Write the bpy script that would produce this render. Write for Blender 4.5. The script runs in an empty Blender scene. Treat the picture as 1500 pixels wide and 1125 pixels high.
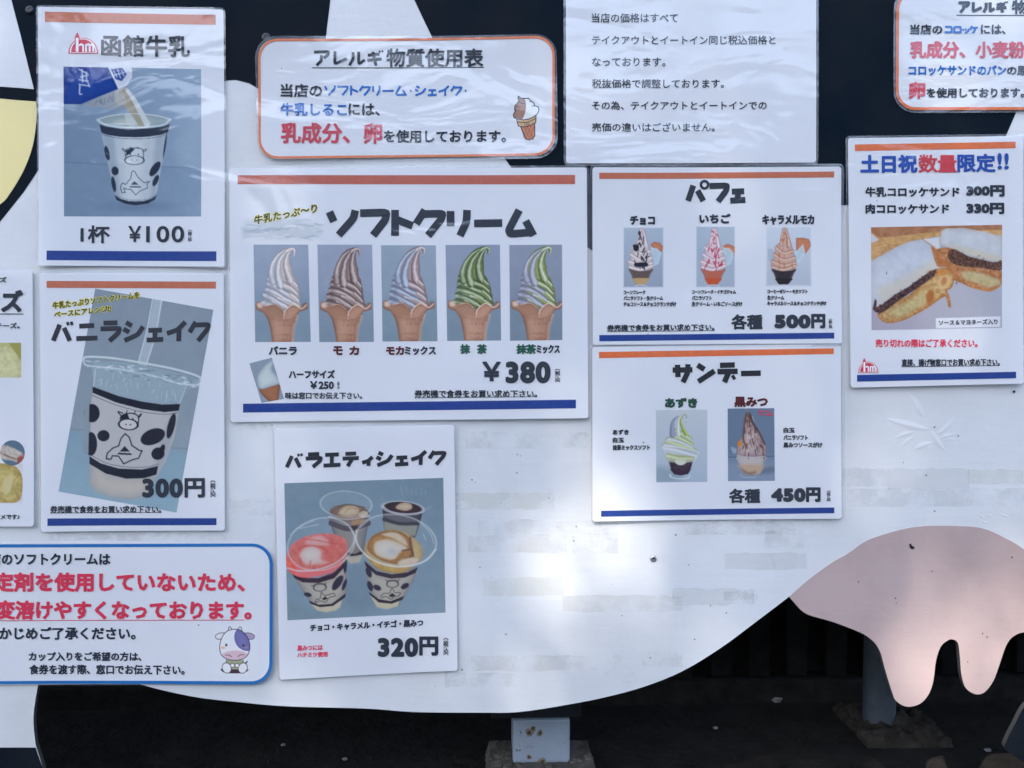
import bpy, math, random
import numpy as np
from mathutils import Vector, Matrix, Euler
random.seed(7); RNG = np.random.default_rng(7)
sc = bpy.context.scene
COL = sc.collection

# ------------------------------------------------------------------ camera, sky, sun, exposure
CAM = Vector((0.0, -1.06, 0.62)); PITCH = math.radians(3.0); YAW = math.radians(1.6); FPX = 1300.0
cam_d = bpy.data.cameras.new('camera'); cam = bpy.data.objects.new('camera', cam_d); COL.objects.link(cam)
cam.location = CAM; cam.rotation_euler = Euler((math.pi/2-PITCH, 0, -YAW), 'XYZ')
cam_d.sensor_width = 36; cam_d.lens = 36*FPX/1500; cam_d.clip_start = .02; cam_d.clip_end = 500
sc.camera = cam
RM = np.array(cam.rotation_euler.to_matrix())

def rays(u, v):
    u = np.asarray(u, float); v = np.asarray(v, float)
    d = np.stack([(u-750)/FPX, -(v-562.5)/FPX, -np.ones_like(u)], -1)
    return d @ RM.T
def on_plane(u, v, Y=0.0):
    "photo position -> (x, z) on the vertical plane y = Y"
    d = rays(u, v); t = (Y-CAM.y)/d[..., 1]
    return CAM.x+d[..., 0]*t, CAM.z+d[..., 2]*t
def on_ground(u, v, z=0.0):
    d = rays(u, v); t = (z-CAM.z)/d[..., 2]
    return CAM.x+d[..., 0]*t, CAM.y+d[..., 1]*t

# sun: the gap between the teats of the udder throws the lit patch on the ground behind it
SUN_EL, SUN_AZ = math.radians(47.5), math.radians(-25)          # azimuth measured from -Y (behind the viewer) towards +X
SUN = Vector((math.sin(SUN_AZ)*math.cos(SUN_EL), -math.cos(SUN_AZ)*math.cos(SUN_EL), math.sin(SUN_EL)))
world = bpy.data.worlds.new("World"); sc.world = world; world.use_nodes = True
nt = world.node_tree; bg = nt.nodes['Background']
sky = nt.nodes.new('ShaderNodeTexSky'); sky.sky_type = 'NISHITA'; sky.sun_disc = False
sky.sun_elevation = SUN_EL; sky.sun_rotation = math.pi-SUN_AZ; sky.air_density = 1.0; sky.dust_density = 1.4; sky.ozone_density = .85
nt.links.new(sky.outputs[0], bg.inputs[0]); bg.inputs[1].default_value = 0.15
sl = bpy.data.lights.new('sun', 'SUN'); sl.energy = 2.0; sl.angle = math.radians(.53); sl.color = (1.0, .93, .84)
so = bpy.data.objects.new('sun', sl); COL.objects.link(so); so.rotation_euler = SUN.to_track_quat('Z', 'Y').to_euler(); so.location = (0, -3, 8)
sc.view_settings.view_transform = 'Standard'; sc.view_settings.look = 'None'
sc.view_settings.exposure = 2.12; sc.view_settings.gamma = 1; sc.view_settings.use_curve_mapping = False
sc.cycles.transparent_max_bounces = 16; sc.cycles.max_bounces = 6
sc.cycles.caustics_reflective = False; sc.cycles.caustics_refractive = False

# ------------------------------------------------------------------ helpers
def link(o, parent=None):
    COL.objects.link(o)
    if parent is not None: o.parent = parent
    return o
def tag(o, label=None, cat=None, group=None, kind=None):
    for k, x in (('label', label), ('category', cat), ('group', group), ('kind', kind)):
        if x: o[k] = x
    return o
def empty(name, loc, **kw):
    o = bpy.data.objects.new(name, None); o.location = loc; o.empty_display_size = .05; link(o); tag(o, **kw); return o
def face_front(co, F):
    "turn flat print faces towards the viewer's side (-Y)"
    out = []
    for f in F:
        A = 0
        for i in range(len(f)): p, q = co[f[i]], co[f[(i+1) % len(f)]]; A += p[0]*q[2]-q[0]*p[2]
        out.append(f if A > 0 else f[::-1])
    return out
def mesh(name, co, faces, mat, parent=None, smooth=False, colors=None):
    me = bpy.data.meshes.new(name)
    co = np.asarray(co, float)
    if parent is not None: co = co-np.array(parent_origin(parent))
    me.from_pydata(co.tolist(), [], faces if isinstance(faces, list) else faces.tolist())
    if colors is not None:
        a = me.color_attributes.new('print', 'FLOAT_COLOR', 'POINT')
        buf = np.ones((len(co), 4), np.float32); buf[:, :3] = colors; a.data.foreach_set('color', buf.ravel())
    me.materials.append(mat)
    if smooth: me.polygons.foreach_set('use_smooth', [True]*len(me.polygons))
    me.update()
    o = bpy.data.objects.new(name, me); link(o, parent); return o
ORIG = {}
def parent_origin(p):
    v = Vector((0, 0, 0))
    while p is not None: v += p.location; p = p.parent
    return tuple(v)

def s2l(c):
    c = np.asarray(c, float)/255.0
    return np.where(c <= .04045, c/12.92, ((c+.055)/1.055)**2.4)
PAPER_SEEN = s2l((206, 215, 231)); HAZE = s2l((28, 36, 48))
def ink(c):
    "colour as seen on the shaded paper -> reflectance of the ink"
    return np.clip((s2l(c)-HAZE*.35)/(PAPER_SEEN-HAZE*.35)*.84, .003, .9)

def nodes(name):
    m = bpy.data.materials.new(name); m.use_nodes = True; n = m.node_tree; b = n.nodes['Principled BSDF']; return m, n, b
def noise(n, scale, detail=4, rough=.55, coord=None, vec=None, dist=0):
    t = n.nodes.new('ShaderNodeTexNoise'); t.inputs['Scale'].default_value = scale; t.inputs['Detail'].default_value = detail
    t.inputs['Roughness'].default_value = rough; t.inputs['Distortion'].default_value = dist
    if vec is not None: n.links.new(vec, t.inputs['Vector'])
    return t.outputs['Fac']
def pos(n, sx=1, sy=1, sz=1):
    g = n.nodes.new('ShaderNodeNewGeometry'); m = n.nodes.new('ShaderNodeMapping'); m.inputs['Scale'].default_value = (sx, sy, sz)
    n.links.new(g.outputs['Position'], m.inputs['Vector']); return m.outputs[0]
def ramp(n, fac, a, b, ca=(0, 0, 0, 1), cb=(1, 1, 1, 1)):
    r = n.nodes.new('ShaderNodeValToRGB'); r.color_ramp.elements[0].position = a; r.color_ramp.elements[1].position = b
    r.color_ramp.elements[0].color = ca; r.color_ramp.elements[1].color = cb; n.links.new(fac, r.inputs[0]); return r.outputs[0]
def mixc(n, fac, a, b, mode='MIX'):
    x = n.nodes.new('ShaderNodeMix'); x.data_type = 'RGBA'; x.blend_type = mode
    if isinstance(fac, (int, float)): x.inputs[0].default_value = fac
    else: n.links.new(fac, x.inputs[0])
    for i, c in ((6, a), (7, b)):
        if isinstance(c, (tuple, list, np.ndarray)): x.inputs[i].default_value = tuple(c)[:3]+(1,)
        else: n.links.new(c, x.inputs[i])
    return x.outputs[2]
def bump(n, b, h, strength=.2, dist=.002):
    x = n.nodes.new('ShaderNodeBump'); x.inputs['Strength'].default_value = strength; x.inputs['Distance'].default_value = dist
    n.links.new(h, x.inputs['Height']); n.links.new(x.outputs[0], b.inputs['Normal']); return x

def paint_mat(name, base, dirt, rough=.45, grime=.35, spec=.4, bumps=.35):
    m, n, b = nodes(name)
    p = pos(n); big = noise(n, 5, 5, .6, vec=p); fine = noise(n, 60, 6, .7, vec=p)
    grain = noise(n, 10, 5, .6, vec=pos(n, 1, 1, 9))
    c = mixc(n, ramp(n, big, .38, .72), base, mixc(n, grime, base, dirt))
    c = mixc(n, ramp(n, fine, .62, .74), c, mixc(n, .18, c, dirt))
    sp = n.nodes.new('ShaderNodeTexVoronoi'); sp.inputs['Scale'].default_value = 26; n.links.new(p, sp.inputs['Vector'])
    lots = noise(n, 9, 2, vec=p)
    spots = n.nodes.new('ShaderNodeMath'); spots.operation = 'LESS_THAN'; n.links.new(sp.outputs['Distance'], spots.inputs[0]); spots.inputs[1].default_value = .035
    pick = n.nodes.new('ShaderNodeMath'); pick.operation = 'MULTIPLY'; n.links.new(spots.outputs[0], pick.inputs[0]); n.links.new(ramp(n, lots, .55, .6), pick.inputs[1])
    c = mixc(n, pick.outputs[0], c, mixc(n, .75, c, (dirt[0]*.25, dirt[1]*.22, dirt[2]*.2)))
    n.links.new(c, b.inputs['Base Color']); b.inputs['Roughness'].default_value = rough; b.inputs['Specular IOR Level'].default_value = spec
    h = n.nodes.new('ShaderNodeMath'); h.operation = 'ADD'; n.links.new(grain, h.inputs[0]); n.links.new(fine, h.inputs[1])
    bump(n, b, h.outputs[0], bumps, .0005)
    return m
M = {}
M['white'] = paint_mat('white_paint', (.63, .635, .63), (.44, .435, .41), grime=.5, bumps=.6)
M['black'] = paint_mat('black_paint', (.0015, .0065, .013), (.015, .016, .018), rough=.5, grime=.7, spec=.04, bumps=.25)
M['yellow'] = paint_mat('yellow_paint', (.74, .62, .27), (.56, .47, .22), grime=.3)
M['pink'] = paint_mat('pink_paint', (.45, .34, .315), (.30, .22, .20), rough=.45, grime=.65, bumps=.6)
M['ridge'] = paint_mat('ridge_paint', (.62, .62, .615), (.5, .49, .47))

def ink_mat(name, color, rough=.55):
    m, n, b = nodes(name); col = tuple(color)[:3]
    c = mixc(n, ramp(n, noise(n, 180, 3, vec=pos(n)), .3, .8), col, tuple(min(1, x*1.18+.004) for x in col))
    n.links.new(c, b.inputs['Base Color']); b.inputs['Roughness'].default_value = rough; b.inputs['Specular IOR Level'].default_value = .2
    return m
INKS = {}
def I(c):
    c = tuple(c)
    if c not in INKS: INKS[c] = ink_mat('ink_%02x%02x%02x' % c, ink(c))
    return INKS[c]
K0 = (34, 43, 58); RED = (168, 64, 84); BLU = (14, 92, 172); ORG = (158, 92, 74); NAVY = (8, 50, 122)
GRN = (24, 74, 62); MAR = (74, 30, 38); YEL = (214, 208, 92)

def sheet_mat(name, vc=False):
    "paper: lets some light through, so paint behind it ghosts"
    m, n, b = nodes(name)
    if vc:
        a = n.nodes.new('ShaderNodeVertexColor'); a.layer_name = 'print'; col = a.outputs[0]
    else:
        r = n.nodes.new('ShaderNodeRGB'); r.outputs[0].default_value = (.84, .84, .845, 1); col = r.outputs[0]
        col = mixc(n, ramp(n, noise(n, 7, 4, vec=pos(n)), .35, .75), col, (.80, .805, .815))
        sp = n.nodes.new('ShaderNodeTexVoronoi'); sp.inputs['Scale'].default_value = 34; n.links.new(pos(n), sp.inputs['Vector'])
        lt = n.nodes.new('ShaderNodeMath'); lt.operation = 'LESS_THAN'; lt.inputs[1].default_value = .032; n.links.new(sp.outputs['Distance'], lt.inputs[0])
        pk = n.nodes.new('ShaderNodeMath'); pk.operation = 'MULTIPLY'; n.links.new(lt.outputs[0], pk.inputs[0])
        n.links.new(ramp(n, noise(n, 11, 2, vec=pos(n)), .58, .60), pk.inputs[1])
        col = mixc(n, pk.outputs[0], col, (.12, .11, .10))
    d = n.nodes.new('ShaderNodeBsdfDiffuse'); t = n.nodes.new('ShaderNodeBsdfTranslucent'); x = n.nodes.new('ShaderNodeMixShader')
    n.links.new(col, d.inputs[0]); n.links.new(col, t.inputs[0]); x.inputs[0].default_value = .17
    n.links.new(d.outputs[0], x.inputs[1]); n.links.new(t.outputs[0], x.inputs[2])
    n.links.new(x.outputs[0], n.nodes['Material Output'].inputs[0]); n.nodes.remove(b)
    return m
M['paper'] = sheet_mat('printed_paper'); M['photo'] = sheet_mat('photo_print', True)

def film_mat(name, haze=.05, rough=.10):
    m, n, b = nodes(name); n.nodes.remove(b)
    tr = n.nodes.new('ShaderNodeBsdfTransparent'); gl = n.nodes.new('ShaderNodeBsdfGlossy'); df = n.nodes.new('ShaderNodeBsdfDiffuse')
    gl.inputs['Roughness'].default_value = rough; df.inputs[0].default_value = (.7, .74, .8, 1)
    lw = n.nodes.new('ShaderNodeLayerWeight'); lw.inputs[0].default_value = .5
    pw = n.nodes.new('ShaderNodeMath'); pw.operation = 'POWER'; n.links.new(lw.outputs['Facing'], pw.inputs[0]); pw.inputs[1].default_value = 5
    fr = n.nodes.new('ShaderNodeMath'); fr.operation = 'MULTIPLY_ADD'; n.links.new(pw.outputs[0], fr.inputs[0]); fr.inputs[1].default_value = .95; fr.inputs[2].default_value = .05
    p = pos(n); w = noise(n, 7, 3, .5, vec=pos(n, 1, 1, 2.2), dist=.6); f = noise(n, 90, 3, .6, vec=p)
    ad = n.nodes.new('ShaderNodeMath'); ad.operation = 'MULTIPLY_ADD'; n.links.new(f, ad.inputs[0]); ad.inputs[1].default_value = .02; n.links.new(w, ad.inputs[2])
    cr = noise(n, 75, 5, .7, vec=p, dist=1.2); ms = ramp(n, noise(n, 5.5, 2, vec=p), .57, .70)      # crumpled spots
    cm = n.nodes.new('ShaderNodeMath'); cm.operation = 'MULTIPLY'; n.links.new(cr, cm.inputs[0]); n.links.new(ms, cm.inputs[1])
    a2 = n.nodes.new('ShaderNodeMath'); a2.operation = 'MULTIPLY_ADD'; n.links.new(cm.outputs[0], a2.inputs[0]); a2.inputs[1].default_value = .45; n.links.new(ad.outputs[0], a2.inputs[2]); ad = a2
    bp = n.nodes.new('ShaderNodeBump'); bp.inputs['Strength'].default_value = .55; bp.inputs['Distance'].default_value = .0075; n.links.new(ad.outputs[0], bp.inputs['Height'])
    n.links.new(bp.outputs[0], gl.inputs['Normal'])
    a = n.nodes.new('ShaderNodeMixShader'); c = n.nodes.new('ShaderNodeMixShader')
    dust = ramp(n, noise(n, 6, 5, .6, vec=p), .40, .75, (haze*.6,)*3+(1,), (haze*2.0,)*3+(1,))
    n.links.new(dust, a.inputs[0]); n.links.new(tr.outputs[0], a.inputs[1]); n.links.new(df.outputs[0], a.inputs[2])
    n.links.new(fr.outputs[0], c.inputs[0]); n.links.new(a.outputs[0], c.inputs[1]); n.links.new(gl.outputs[0], c.inputs[2])
    n.links.new(c.outputs[0], n.nodes['Material Output'].inputs[0]); return m
M['film'] = film_mat('laminate_film', .016, .09); M['rim'] = film_mat('laminate_rim', .13, .25)

# ------------------------------------------------------------------ zoom frames: (origin, scale) of the enlargements the measures were read from
class Z:
    def __init__(s, ox, oy, k): s.ox, s.oy, s.k = ox, oy, k
    def p(s, x, y): return (s.ox+x/s.k, s.oy+y/s.k)
    def pts(s, L): return [s.p(*q) for q in L]
def smooth_closed(P, n=6):
    P = np.array(P, float); out = []
    N = len(P)
    for i in range(N):
        a, b, c, d = P[i-1], P[i], P[(i+1) % N], P[(i+2) % N]
        for k in range(n):
            t = k/n
            out.append(.5*((2*b)+(-a+c)*t+(2*a-5*b+4*c-d)*t*t+(-a+3*b-3*c+d)*t**3))
    return np.array(out)
def smooth_open(P, n=6):
    P = np.array(P, float); Q = np.vstack([2*P[0]-P[1], P, 2*P[-1]-P[-2]]); out = []
    for i in range(1, len(Q)-2):
        a, b, c, d = Q[i-1], Q[i], Q[i+1], Q[i+2]
        for k in range(n):
            t = k/n
            out.append(.5*((2*b)+(-a+c)*t+(2*a-5*b+4*c-d)*t*t+(-a+3*b-3*c+d)*t**3))
    out.append(P[-1]); return np.array(out)

# ------------------------------------------------------------------ posters
LR = np.random.default_rng(12)
class Poster:
    def __init__(s, name, label, quad, margin=4.5, radius=4, off=.0022, wave=.0006, lift=(0, 0, 0, 0), cat='poster', group='laminated menu posters on the signboard', ph=None, lamrad=None):
        if lift == (0, 0, 0, 0): lift = tuple(float(q) for q in LR.choice([0, .0008, .0015, .0035], 4))
        s.quad = np.array(quad, float); s.off = off; s.wave = wave; s.lift = lift; s.ph = random.uniform(0, 6) if ph is None else ph
        c = s.quad.mean(0); x, z = on_plane(c[0], s.quad[:, 1].max()); s.root = empty(name, (float(x), -off, float(z)), label=label, cat=cat, group=group)
        w = np.linalg.norm(s.quad[1]-s.quad[0]); h = np.linalg.norm(s.quad[3]-s.quad[0]); s.w, s.h = w, h
        s.grid('paper', s.quad, 0.0, M['paper'], radius=radius)
        q = s.quad.copy(); e = np.array([[-1, -1], [1, -1], [1, 1], [-1, 1]])*margin
        s.outer = q+e
        s.grid('laminate_backing', s.outer, -.0006, M['rim'], radius=lamrad or radius+margin)
        s.grid('laminate_film', s.outer, .0011, M['film'], radius=lamrad or radius+margin)
    def map(s, uv, layer=0.0):
        uv = np.asarray(uv, float); u, v = uv[:, 0], uv[:, 1]
        x, z = on_plane(u, v)
        c = s.quad.mean(0); a = np.clip((u-c[0])/s.w*2, -1.1, 1.1); b = np.clip((v-c[1])/s.h*2, -1.1, 1.1)
        l = s.lift
        cor = (l[0]*np.clip(-a, 0, 2)**2*np.clip(-b, 0, 2)**2+l[1]*np.clip(a, 0, 2)**2*np.clip(-b, 0, 2)**2
               + l[2]*np.clip(a, 0, 2)**2*np.clip(b, 0, 2)**2+l[3]*np.clip(-a, 0, 2)**2*np.clip(b, 0, 2)**2)
        y = s.off+layer+cor+s.wave*(1+np.sin(u/95+s.ph)*np.cos(v/120+s.ph*2))
        return np.stack([x, -y, z], -1)
    def quadmap(s, Q, a, b):
        Q = np.asarray(Q, float); a = a[..., None]; b = b[..., None]
        return Q[0]*(1-a)*(1-b)+Q[1]*a*(1-b)+Q[2]*a*b+Q[3]*(1-a)*b
    def gridpts(s, Q, nu, nv, radius=0):
        Q = np.asarray(Q, float); w = np.linalg.norm(Q[1]-Q[0]); h = np.linalg.norm(Q[3]-Q[0])
        bb = np.linspace(0, 1, nv+1)
        if radius > 1:
            r = radius/h; arc = [r*(1-math.cos(t)) for t in np.linspace(0, math.pi/2, 7)]
            bb = np.array(sorted(set([round(x, 6) for x in arc]+[round(1-x, 6) for x in arc]+[round(x, 6) for x in bb if r < x < 1-r])))
        aa = np.linspace(0, 1, nu+1); A, B = np.meshgrid(aa, bb)
        if radius > 1:
            d = np.minimum(B, 1-B)*h; ins = np.where(d < radius, radius-np.sqrt(np.clip(radius**2-(radius-d)**2, 0, None)), 0)/w
            A = ins+A*(1-2*ins)
        P = s.quadmap(Q, A, B); nv2 = len(bb)-1
        idx = np.arange((nu+1)*(nv2+1)).reshape(nv2+1, nu+1)
        F = np.stack([idx[:-1, :-1], idx[1:, :-1], idx[1:, 1:], idx[:-1, 1:]], -1).reshape(-1, 4)  # faces look towards -Y
        return P.reshape(-1, 2), F
    def grid(s, name, Q, layer, mat, radius=0, nu=24, nv=24, **kw):
        P, F = s.gridpts(Q, nu, nv, radius); return mesh(name, s.map(P, layer), F, mat, s.root, smooth=True)
    def bar(s, name, Q, col):
        return s.grid(name, Q, .00022, I(col), nu=40, nv=2)
    def strip(s, name, P, w, col, layer=.0004, closed=False, parent=None):
        V, F = strip_mesh(P, w, closed); co = s.map(V, layer); return mesh(name, co, face_front(co.tolist(), F), I(col), s.root)
    def text(s, name, txt, z, box, col=K0, w=.0, slope=0, kana=False, layer=.00045, halo=None, vertical=False, sw=None):
        x0, y0, x1, y1 = box
        (a0, b0), (a1, b1) = z.p(x0, y0), z.p(x1, y1)
        w = w*(.64 if txt.isdigit() else .66) if w > .9 else w*.72 if w > .42 else w*.85
        V, F, E = stroke_text(txt, a0, b0, a1, b1, sw) if kana else font_text(txt, a0, b0, a1, b1, w, vertical)
        V = V.copy(); V[:, 1] += slope*(V[:, 0]-a0)
        s_ = E
        if halo:
            VV, FF = ribbons(V, E, .95)
            o = mesh(name+'_outline', s.map(VV, layer-.0003+np.repeat(np.arange(len(VV)//4) % 9, 4)*.00003), FF, I(halo), s.root)
        lay = np.full(len(V), layer)
        if w > 0 and not kana:
            VV, FF = ribbons(V, E, w)
            k = len(V); V = np.vstack([V, VV]); F = F+[[i+k for i in f] for f in FF]
            lay = np.concatenate([lay, layer+.00004+np.repeat(np.arange(len(VV)//4) % 9, 4)*.00003])
        elif kana:
            lay = layer+s_['z']
        co = s.map(V, lay); return mesh(name, co, face_front(co.tolist(), F), I(col), s.root)
    def photo(s, name, Q, painter, step=1.0, layer=.00015, feather=0):
        Q = np.asarray(Q, float); w = np.linalg.norm(Q[1]-Q[0]); h = np.linalg.norm(Q[3]-Q[0])
        P, F = s.gridpts(Q, int(w/step), int(h/step))
        pt = Painter(P[:, 0], P[:, 1]); painter(pt)
        C = pt.C
        if feather:
            nu, nv = int(w/step), int(h/step); A, B = np.meshgrid(np.linspace(0, w, nu+1), np.linspace(0, h, nv+1))
            d = np.minimum(np.minimum(A, w-A), np.minimum(B, h-B)).ravel()
            f = np.clip(d/feather, 0, 1)[:, None]; C = C*f+np.array([206, 215, 231.])*(1-f)
        return mesh(name, s.map(P, layer), F, M['photo'], s.root, smooth=True, colors=ink(C))

def strip_mesh(P, w, closed=False):
    P = np.array(P, float); N = len(P)
    w = np.broadcast_to(np.asarray(w, float), (N,))
    if closed: T = np.roll(P, -1, 0)-np.roll(P, 1, 0)
    else:
        T = np.empty_like(P); T[1:-1] = P[2:]-P[:-2]; T[0] = P[1]-P[0]; T[-1] = P[-1]-P[-2]
    # mitre
    d1 = P-np.roll(P, 1, 0); d2 = np.roll(P, -1, 0)-P
    if not closed: d1[0] = d2[0]; d2[-1] = d1[-1]
    d1 /= np.linalg.norm(d1, axis=1, keepdims=True)+1e-9; d2 /= np.linalg.norm(d2, axis=1, keepdims=True)+1e-9
    t = d1+d2; t /= np.linalg.norm(t, axis=1, keepdims=True)+1e-9
    n = np.stack([-t[:, 1], t[:, 0]], 1); c = np.clip((n*np.stack([-d1[:, 1], d1[:, 0]], 1)).sum(1), .45, 1)
    off = n*(w/2/c)[:, None]
    V = np.empty((2*N, 2)); V[0::2] = P+off; V[1::2] = P-off
    F = [[2*i, 2*i+1, 2*((i+1) % N)+1, 2*((i+1) % N)] for i in range(N if closed else N-1)]
    return V, F
def ribbons(V, E, w):
    VV, FF = [], []
    for a, b in E:
        p, q = V[a], V[b]; d = q-p; L = math.hypot(*d)
        if L < 1e-6: continue
        d = d/L; n = np.array([-d[1], d[0]])*w; e = d*w*min(.6, L/w*.5); k = len(VV)
        VV += [p-e-n, p-e+n, q+e+n, q+e-n]; FF.append([k, k+1, k+2, k+3])
    return np.array(VV), FF
_font = {}
def raw_text(txt):
    if txt in _font: return _font[txt]
    c = bpy.data.curves.new('tmp', 'FONT'); c.body = txt; c.resolution_u = 6 if txt.isdigit() else 2; c.size = 1; c.space_character = 1.13 if txt.isdigit() else 1
    o = bpy.data.objects.new('tmp', c); COL.objects.link(o)
    dg = bpy.context.evaluated_depsgraph_get(); me = bpy.data.meshes.new_from_object(o.evaluated_get(dg))
    V = np.empty(len(me.vertices)*3); me.vertices.foreach_get('co', V); V = V.reshape(-1, 3)[:, :2]*np.array([1, -1])
    F = [list(p.vertices) for p in me.polygons]
    bpy.data.objects.remove(o); bpy.data.curves.remove(c); bpy.data.meshes.remove(me)
    cnt = {}
    for f in F:
        for i in range(len(f)):
            e = (f[i], f[(i+1) % len(f)]); k = (min(e), max(e)); cnt[k] = cnt.get(k, 0)+1
    E = [k for k, n in cnt.items() if n == 1]
    _font[txt] = (V, F, E); return _font[txt]
def font_text(txt, a0, b0, a1, b1, w, vertical=False):
    if vertical:
        Vs, Fs, Es, k = [], [], [], 0
        for i, ch in enumerate(txt):
            V, F, E = raw_text(ch); V = V-V.min(0); V = V/V.max(0)
            if ch in '（）': V = V[:, ::-1]*np.array([1, .25]); V = V if ch == '（' else V*np.array([1, -1])+np.array([0, .25])
            hh = {'（': (0, .12), '税': (.16, .5), '込': (.54, .88), '）': (.9, 1.0)}[ch]
            if ch in '（）': V = V/np.array([1, .25])
            V = V*np.array([1, hh[1]-hh[0]])+np.array([0, hh[0]])
            Vs.append(V); Fs += [[j+k for j in f] for f in F]; Es += [(x+k, y+k) for x, y in E]; k += len(V)
        V, F, E = np.vstack(Vs), Fs, Es
    else: V, F, E = raw_text(txt)
    lo, hi = V.min(0), V.max(0); V = (V-lo)/(hi-lo)
    return V*np.array([a1-a0-2*w, b1-b0-2*w])+np.array([a0+w, b0+w]), F, E
KANA = {
 'ソ': (95, [[(5, 8), (20, 46)], [(93, 2), (86, 34), (36, 98)]]),
 'フ': (95, [[(2, 13), (92, 10), (88, 38), (46, 99)]]),
 'ト': (72, [[(14, 0), (14, 100)], [(16, 36), (74, 62)]]),
 'ク': (95, [[(32, 0), (2, 54)], [(24, 16), (92, 14), (86, 38), (42, 99)]]),
 'リ': (78, [[(12, 4), (12, 62)], [(68, 0), (66, 46), (44, 100)]]),
 'ー': (100, [[(2, 52), (98, 50)]]),
 'ム': (100, [[(44, 0), (8, 78), (14, 93), (88, 86)], [(66, 42), (93, 99)]]),
 'パ': (100, [[(30, 10), (3, 96)], [(52, 38), (82, 96)], 'ring']),
 'バ': (100, [[(34, 14), (3, 98)], [(54, 30), (82, 98)], [(70, 0), (75, 18)], [(88, -2), (93, 16)]]),
 'ェ': (82, [[(10, 44), (74, 42)], [(42, 44), (40, 92)], [(2, 94), (80, 90)]]),
 'サ': (100, [[(2, 34), (98, 32)], [(25, 5), (28, 72)], [(76, 2), (75, 46), (52, 100)]]),
 'ン': (95, [[(10, 6), (44, 30)], [(93, 38), (14, 96)]]),
 'デ': (100, [[(12, 8), (84, 6)], [(0, 42), (98, 40)], [(56, 42), (34, 99)], [(72, 62), (84, 84)]]),
 'テ': (100, [[(16, 8), (80, 6)], [(0, 42), (96, 40)], [(58, 42), (30, 99)]]),
 'ニ': (100, [[(14, 22), (84, 18)], [(0, 86), (100, 83)]]),
 'ラ': (95, [[(16, 6), (82, 4)], [(2, 36), (92, 33), (86, 56), (44, 99)]]),
 'シ': (98, [[(15, 3), (42, 20)], [(3, 36), (30, 54)], [(95, 24), (70, 66), (8, 97)]]),
 'イ': (95, [[(90, 0), (52, 42), (3, 60)], [(60, 36), (58, 100)]]),
 'ィ': (72, [[(64, 34), (40, 62), (3, 76)], [(42, 60), (40, 100)]]),
 'エ': (100, [[(10, 12), (90, 10)], [(50, 12), (48, 88)], [(0, 90), (100, 86)]]),
 'ア': (98, [[(3, 10), (92, 7), (84, 30), (62, 48)], [(48, 30), (45, 68), (18, 99)]]),
 'レ': (92, [[(20, 2), (18, 90), (92, 52)]]),
 'ル': (98, [[(26, 8), (25, 58), (3, 97)], [(60, 4), (60, 88), (98, 60)]]),
 'ギ': (100, [[(6, 28), (76, 20)], [(2, 62), (90, 52)], [(36, 5), (56, 99)], [(76, -3), (81, 10)], [(92, -5), (97, 8)]]),
 'コ': (95, [[(5, 14), (86, 14), (84, 98)], [(2, 86), (84, 86)]]),
 'ロ': (95, [[(10, 98), (8, 16), (88, 14), (86, 98)], [(12, 88), (85, 86)]]),
 'ッ': (78, [[(4, 42), (14, 64)], [(34, 36), (44, 60)], [(78, 38), (70, 72), (34, 98)]]),
 'ケ': (98, [[(28, 0), (3, 48)], [(18, 28), (98, 26)], [(68, 28), (62, 62), (34, 99)]]),
 '・': (42, [[(14, 50), (28, 50)]]),
}
def stroke_text(txt, a0, b0, a1, b1, sw):
    tot = sum(KANA[c][0] for c in txt)+ (len(txt)-1)*12
    sx = (a1-a0-sw)/(tot); sy = (b1-b0-sw)/100; x = 0
    V, F, L, E = [], [], [], []; k = 0; lay = 0
    for c in txt:
        adv, S = KANA[c]
        for st in S:
            lay += 1
            if st == 'ring':
                cx, cy = a0+sw/2+(x+88)*sx, b0+sw/2+6*sy; r = sw*.62
                P = np.array([[cx+r*math.cos(t), cy+r*math.sin(t)] for t in np.linspace(0, 2*math.pi, 21)[:-1]])
                VV, FF = strip_mesh(P, sw*.45, True)
            else:
                P = np.array([[a0+sw/2+(x+p[0])*sx, b0+sw/2+p[1]*sy] for p in st])
                if len(P) > 2:                                   # round the bends a little
                    Q = [P[0]]
                    for i in range(1, len(P)-1):
                        r = .22
                        A, B = P[i]+(P[i-1]-P[i])*r, P[i]+(P[i+1]-P[i])*r
                        for t in (0, .25, .5, .75, 1): Q.append((1-t)**2*A+2*t*(1-t)*P[i]+t*t*B)
                    Q.append(P[-1]); P = np.array(Q)
                wd = sw*(.6 if (len(st) == 2 and c in 'バギデ' and abs(st[0][1]-st[1][1]) < 26 and abs(st[0][0]-st[1][0]) < 14) else 1)
                VV, FF = strip_mesh(P, wd)
            V += VV.tolist(); F += [[i+k for i in f] for f in FF]; L += [(lay % 5)*.00003]*len(VV); E += [(2*i+k, 2*i+2+k) for i in range(len(VV)//2-1)]; k += len(VV)
        x += adv+12
    class D(list): pass
    e = EdgeList(E); e.z = np.array(L); return np.array(V), F, e
class EdgeList(list):
    def __getitem__(s, k): return s.z if k == 'z' else list.__getitem__(s, k)

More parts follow.
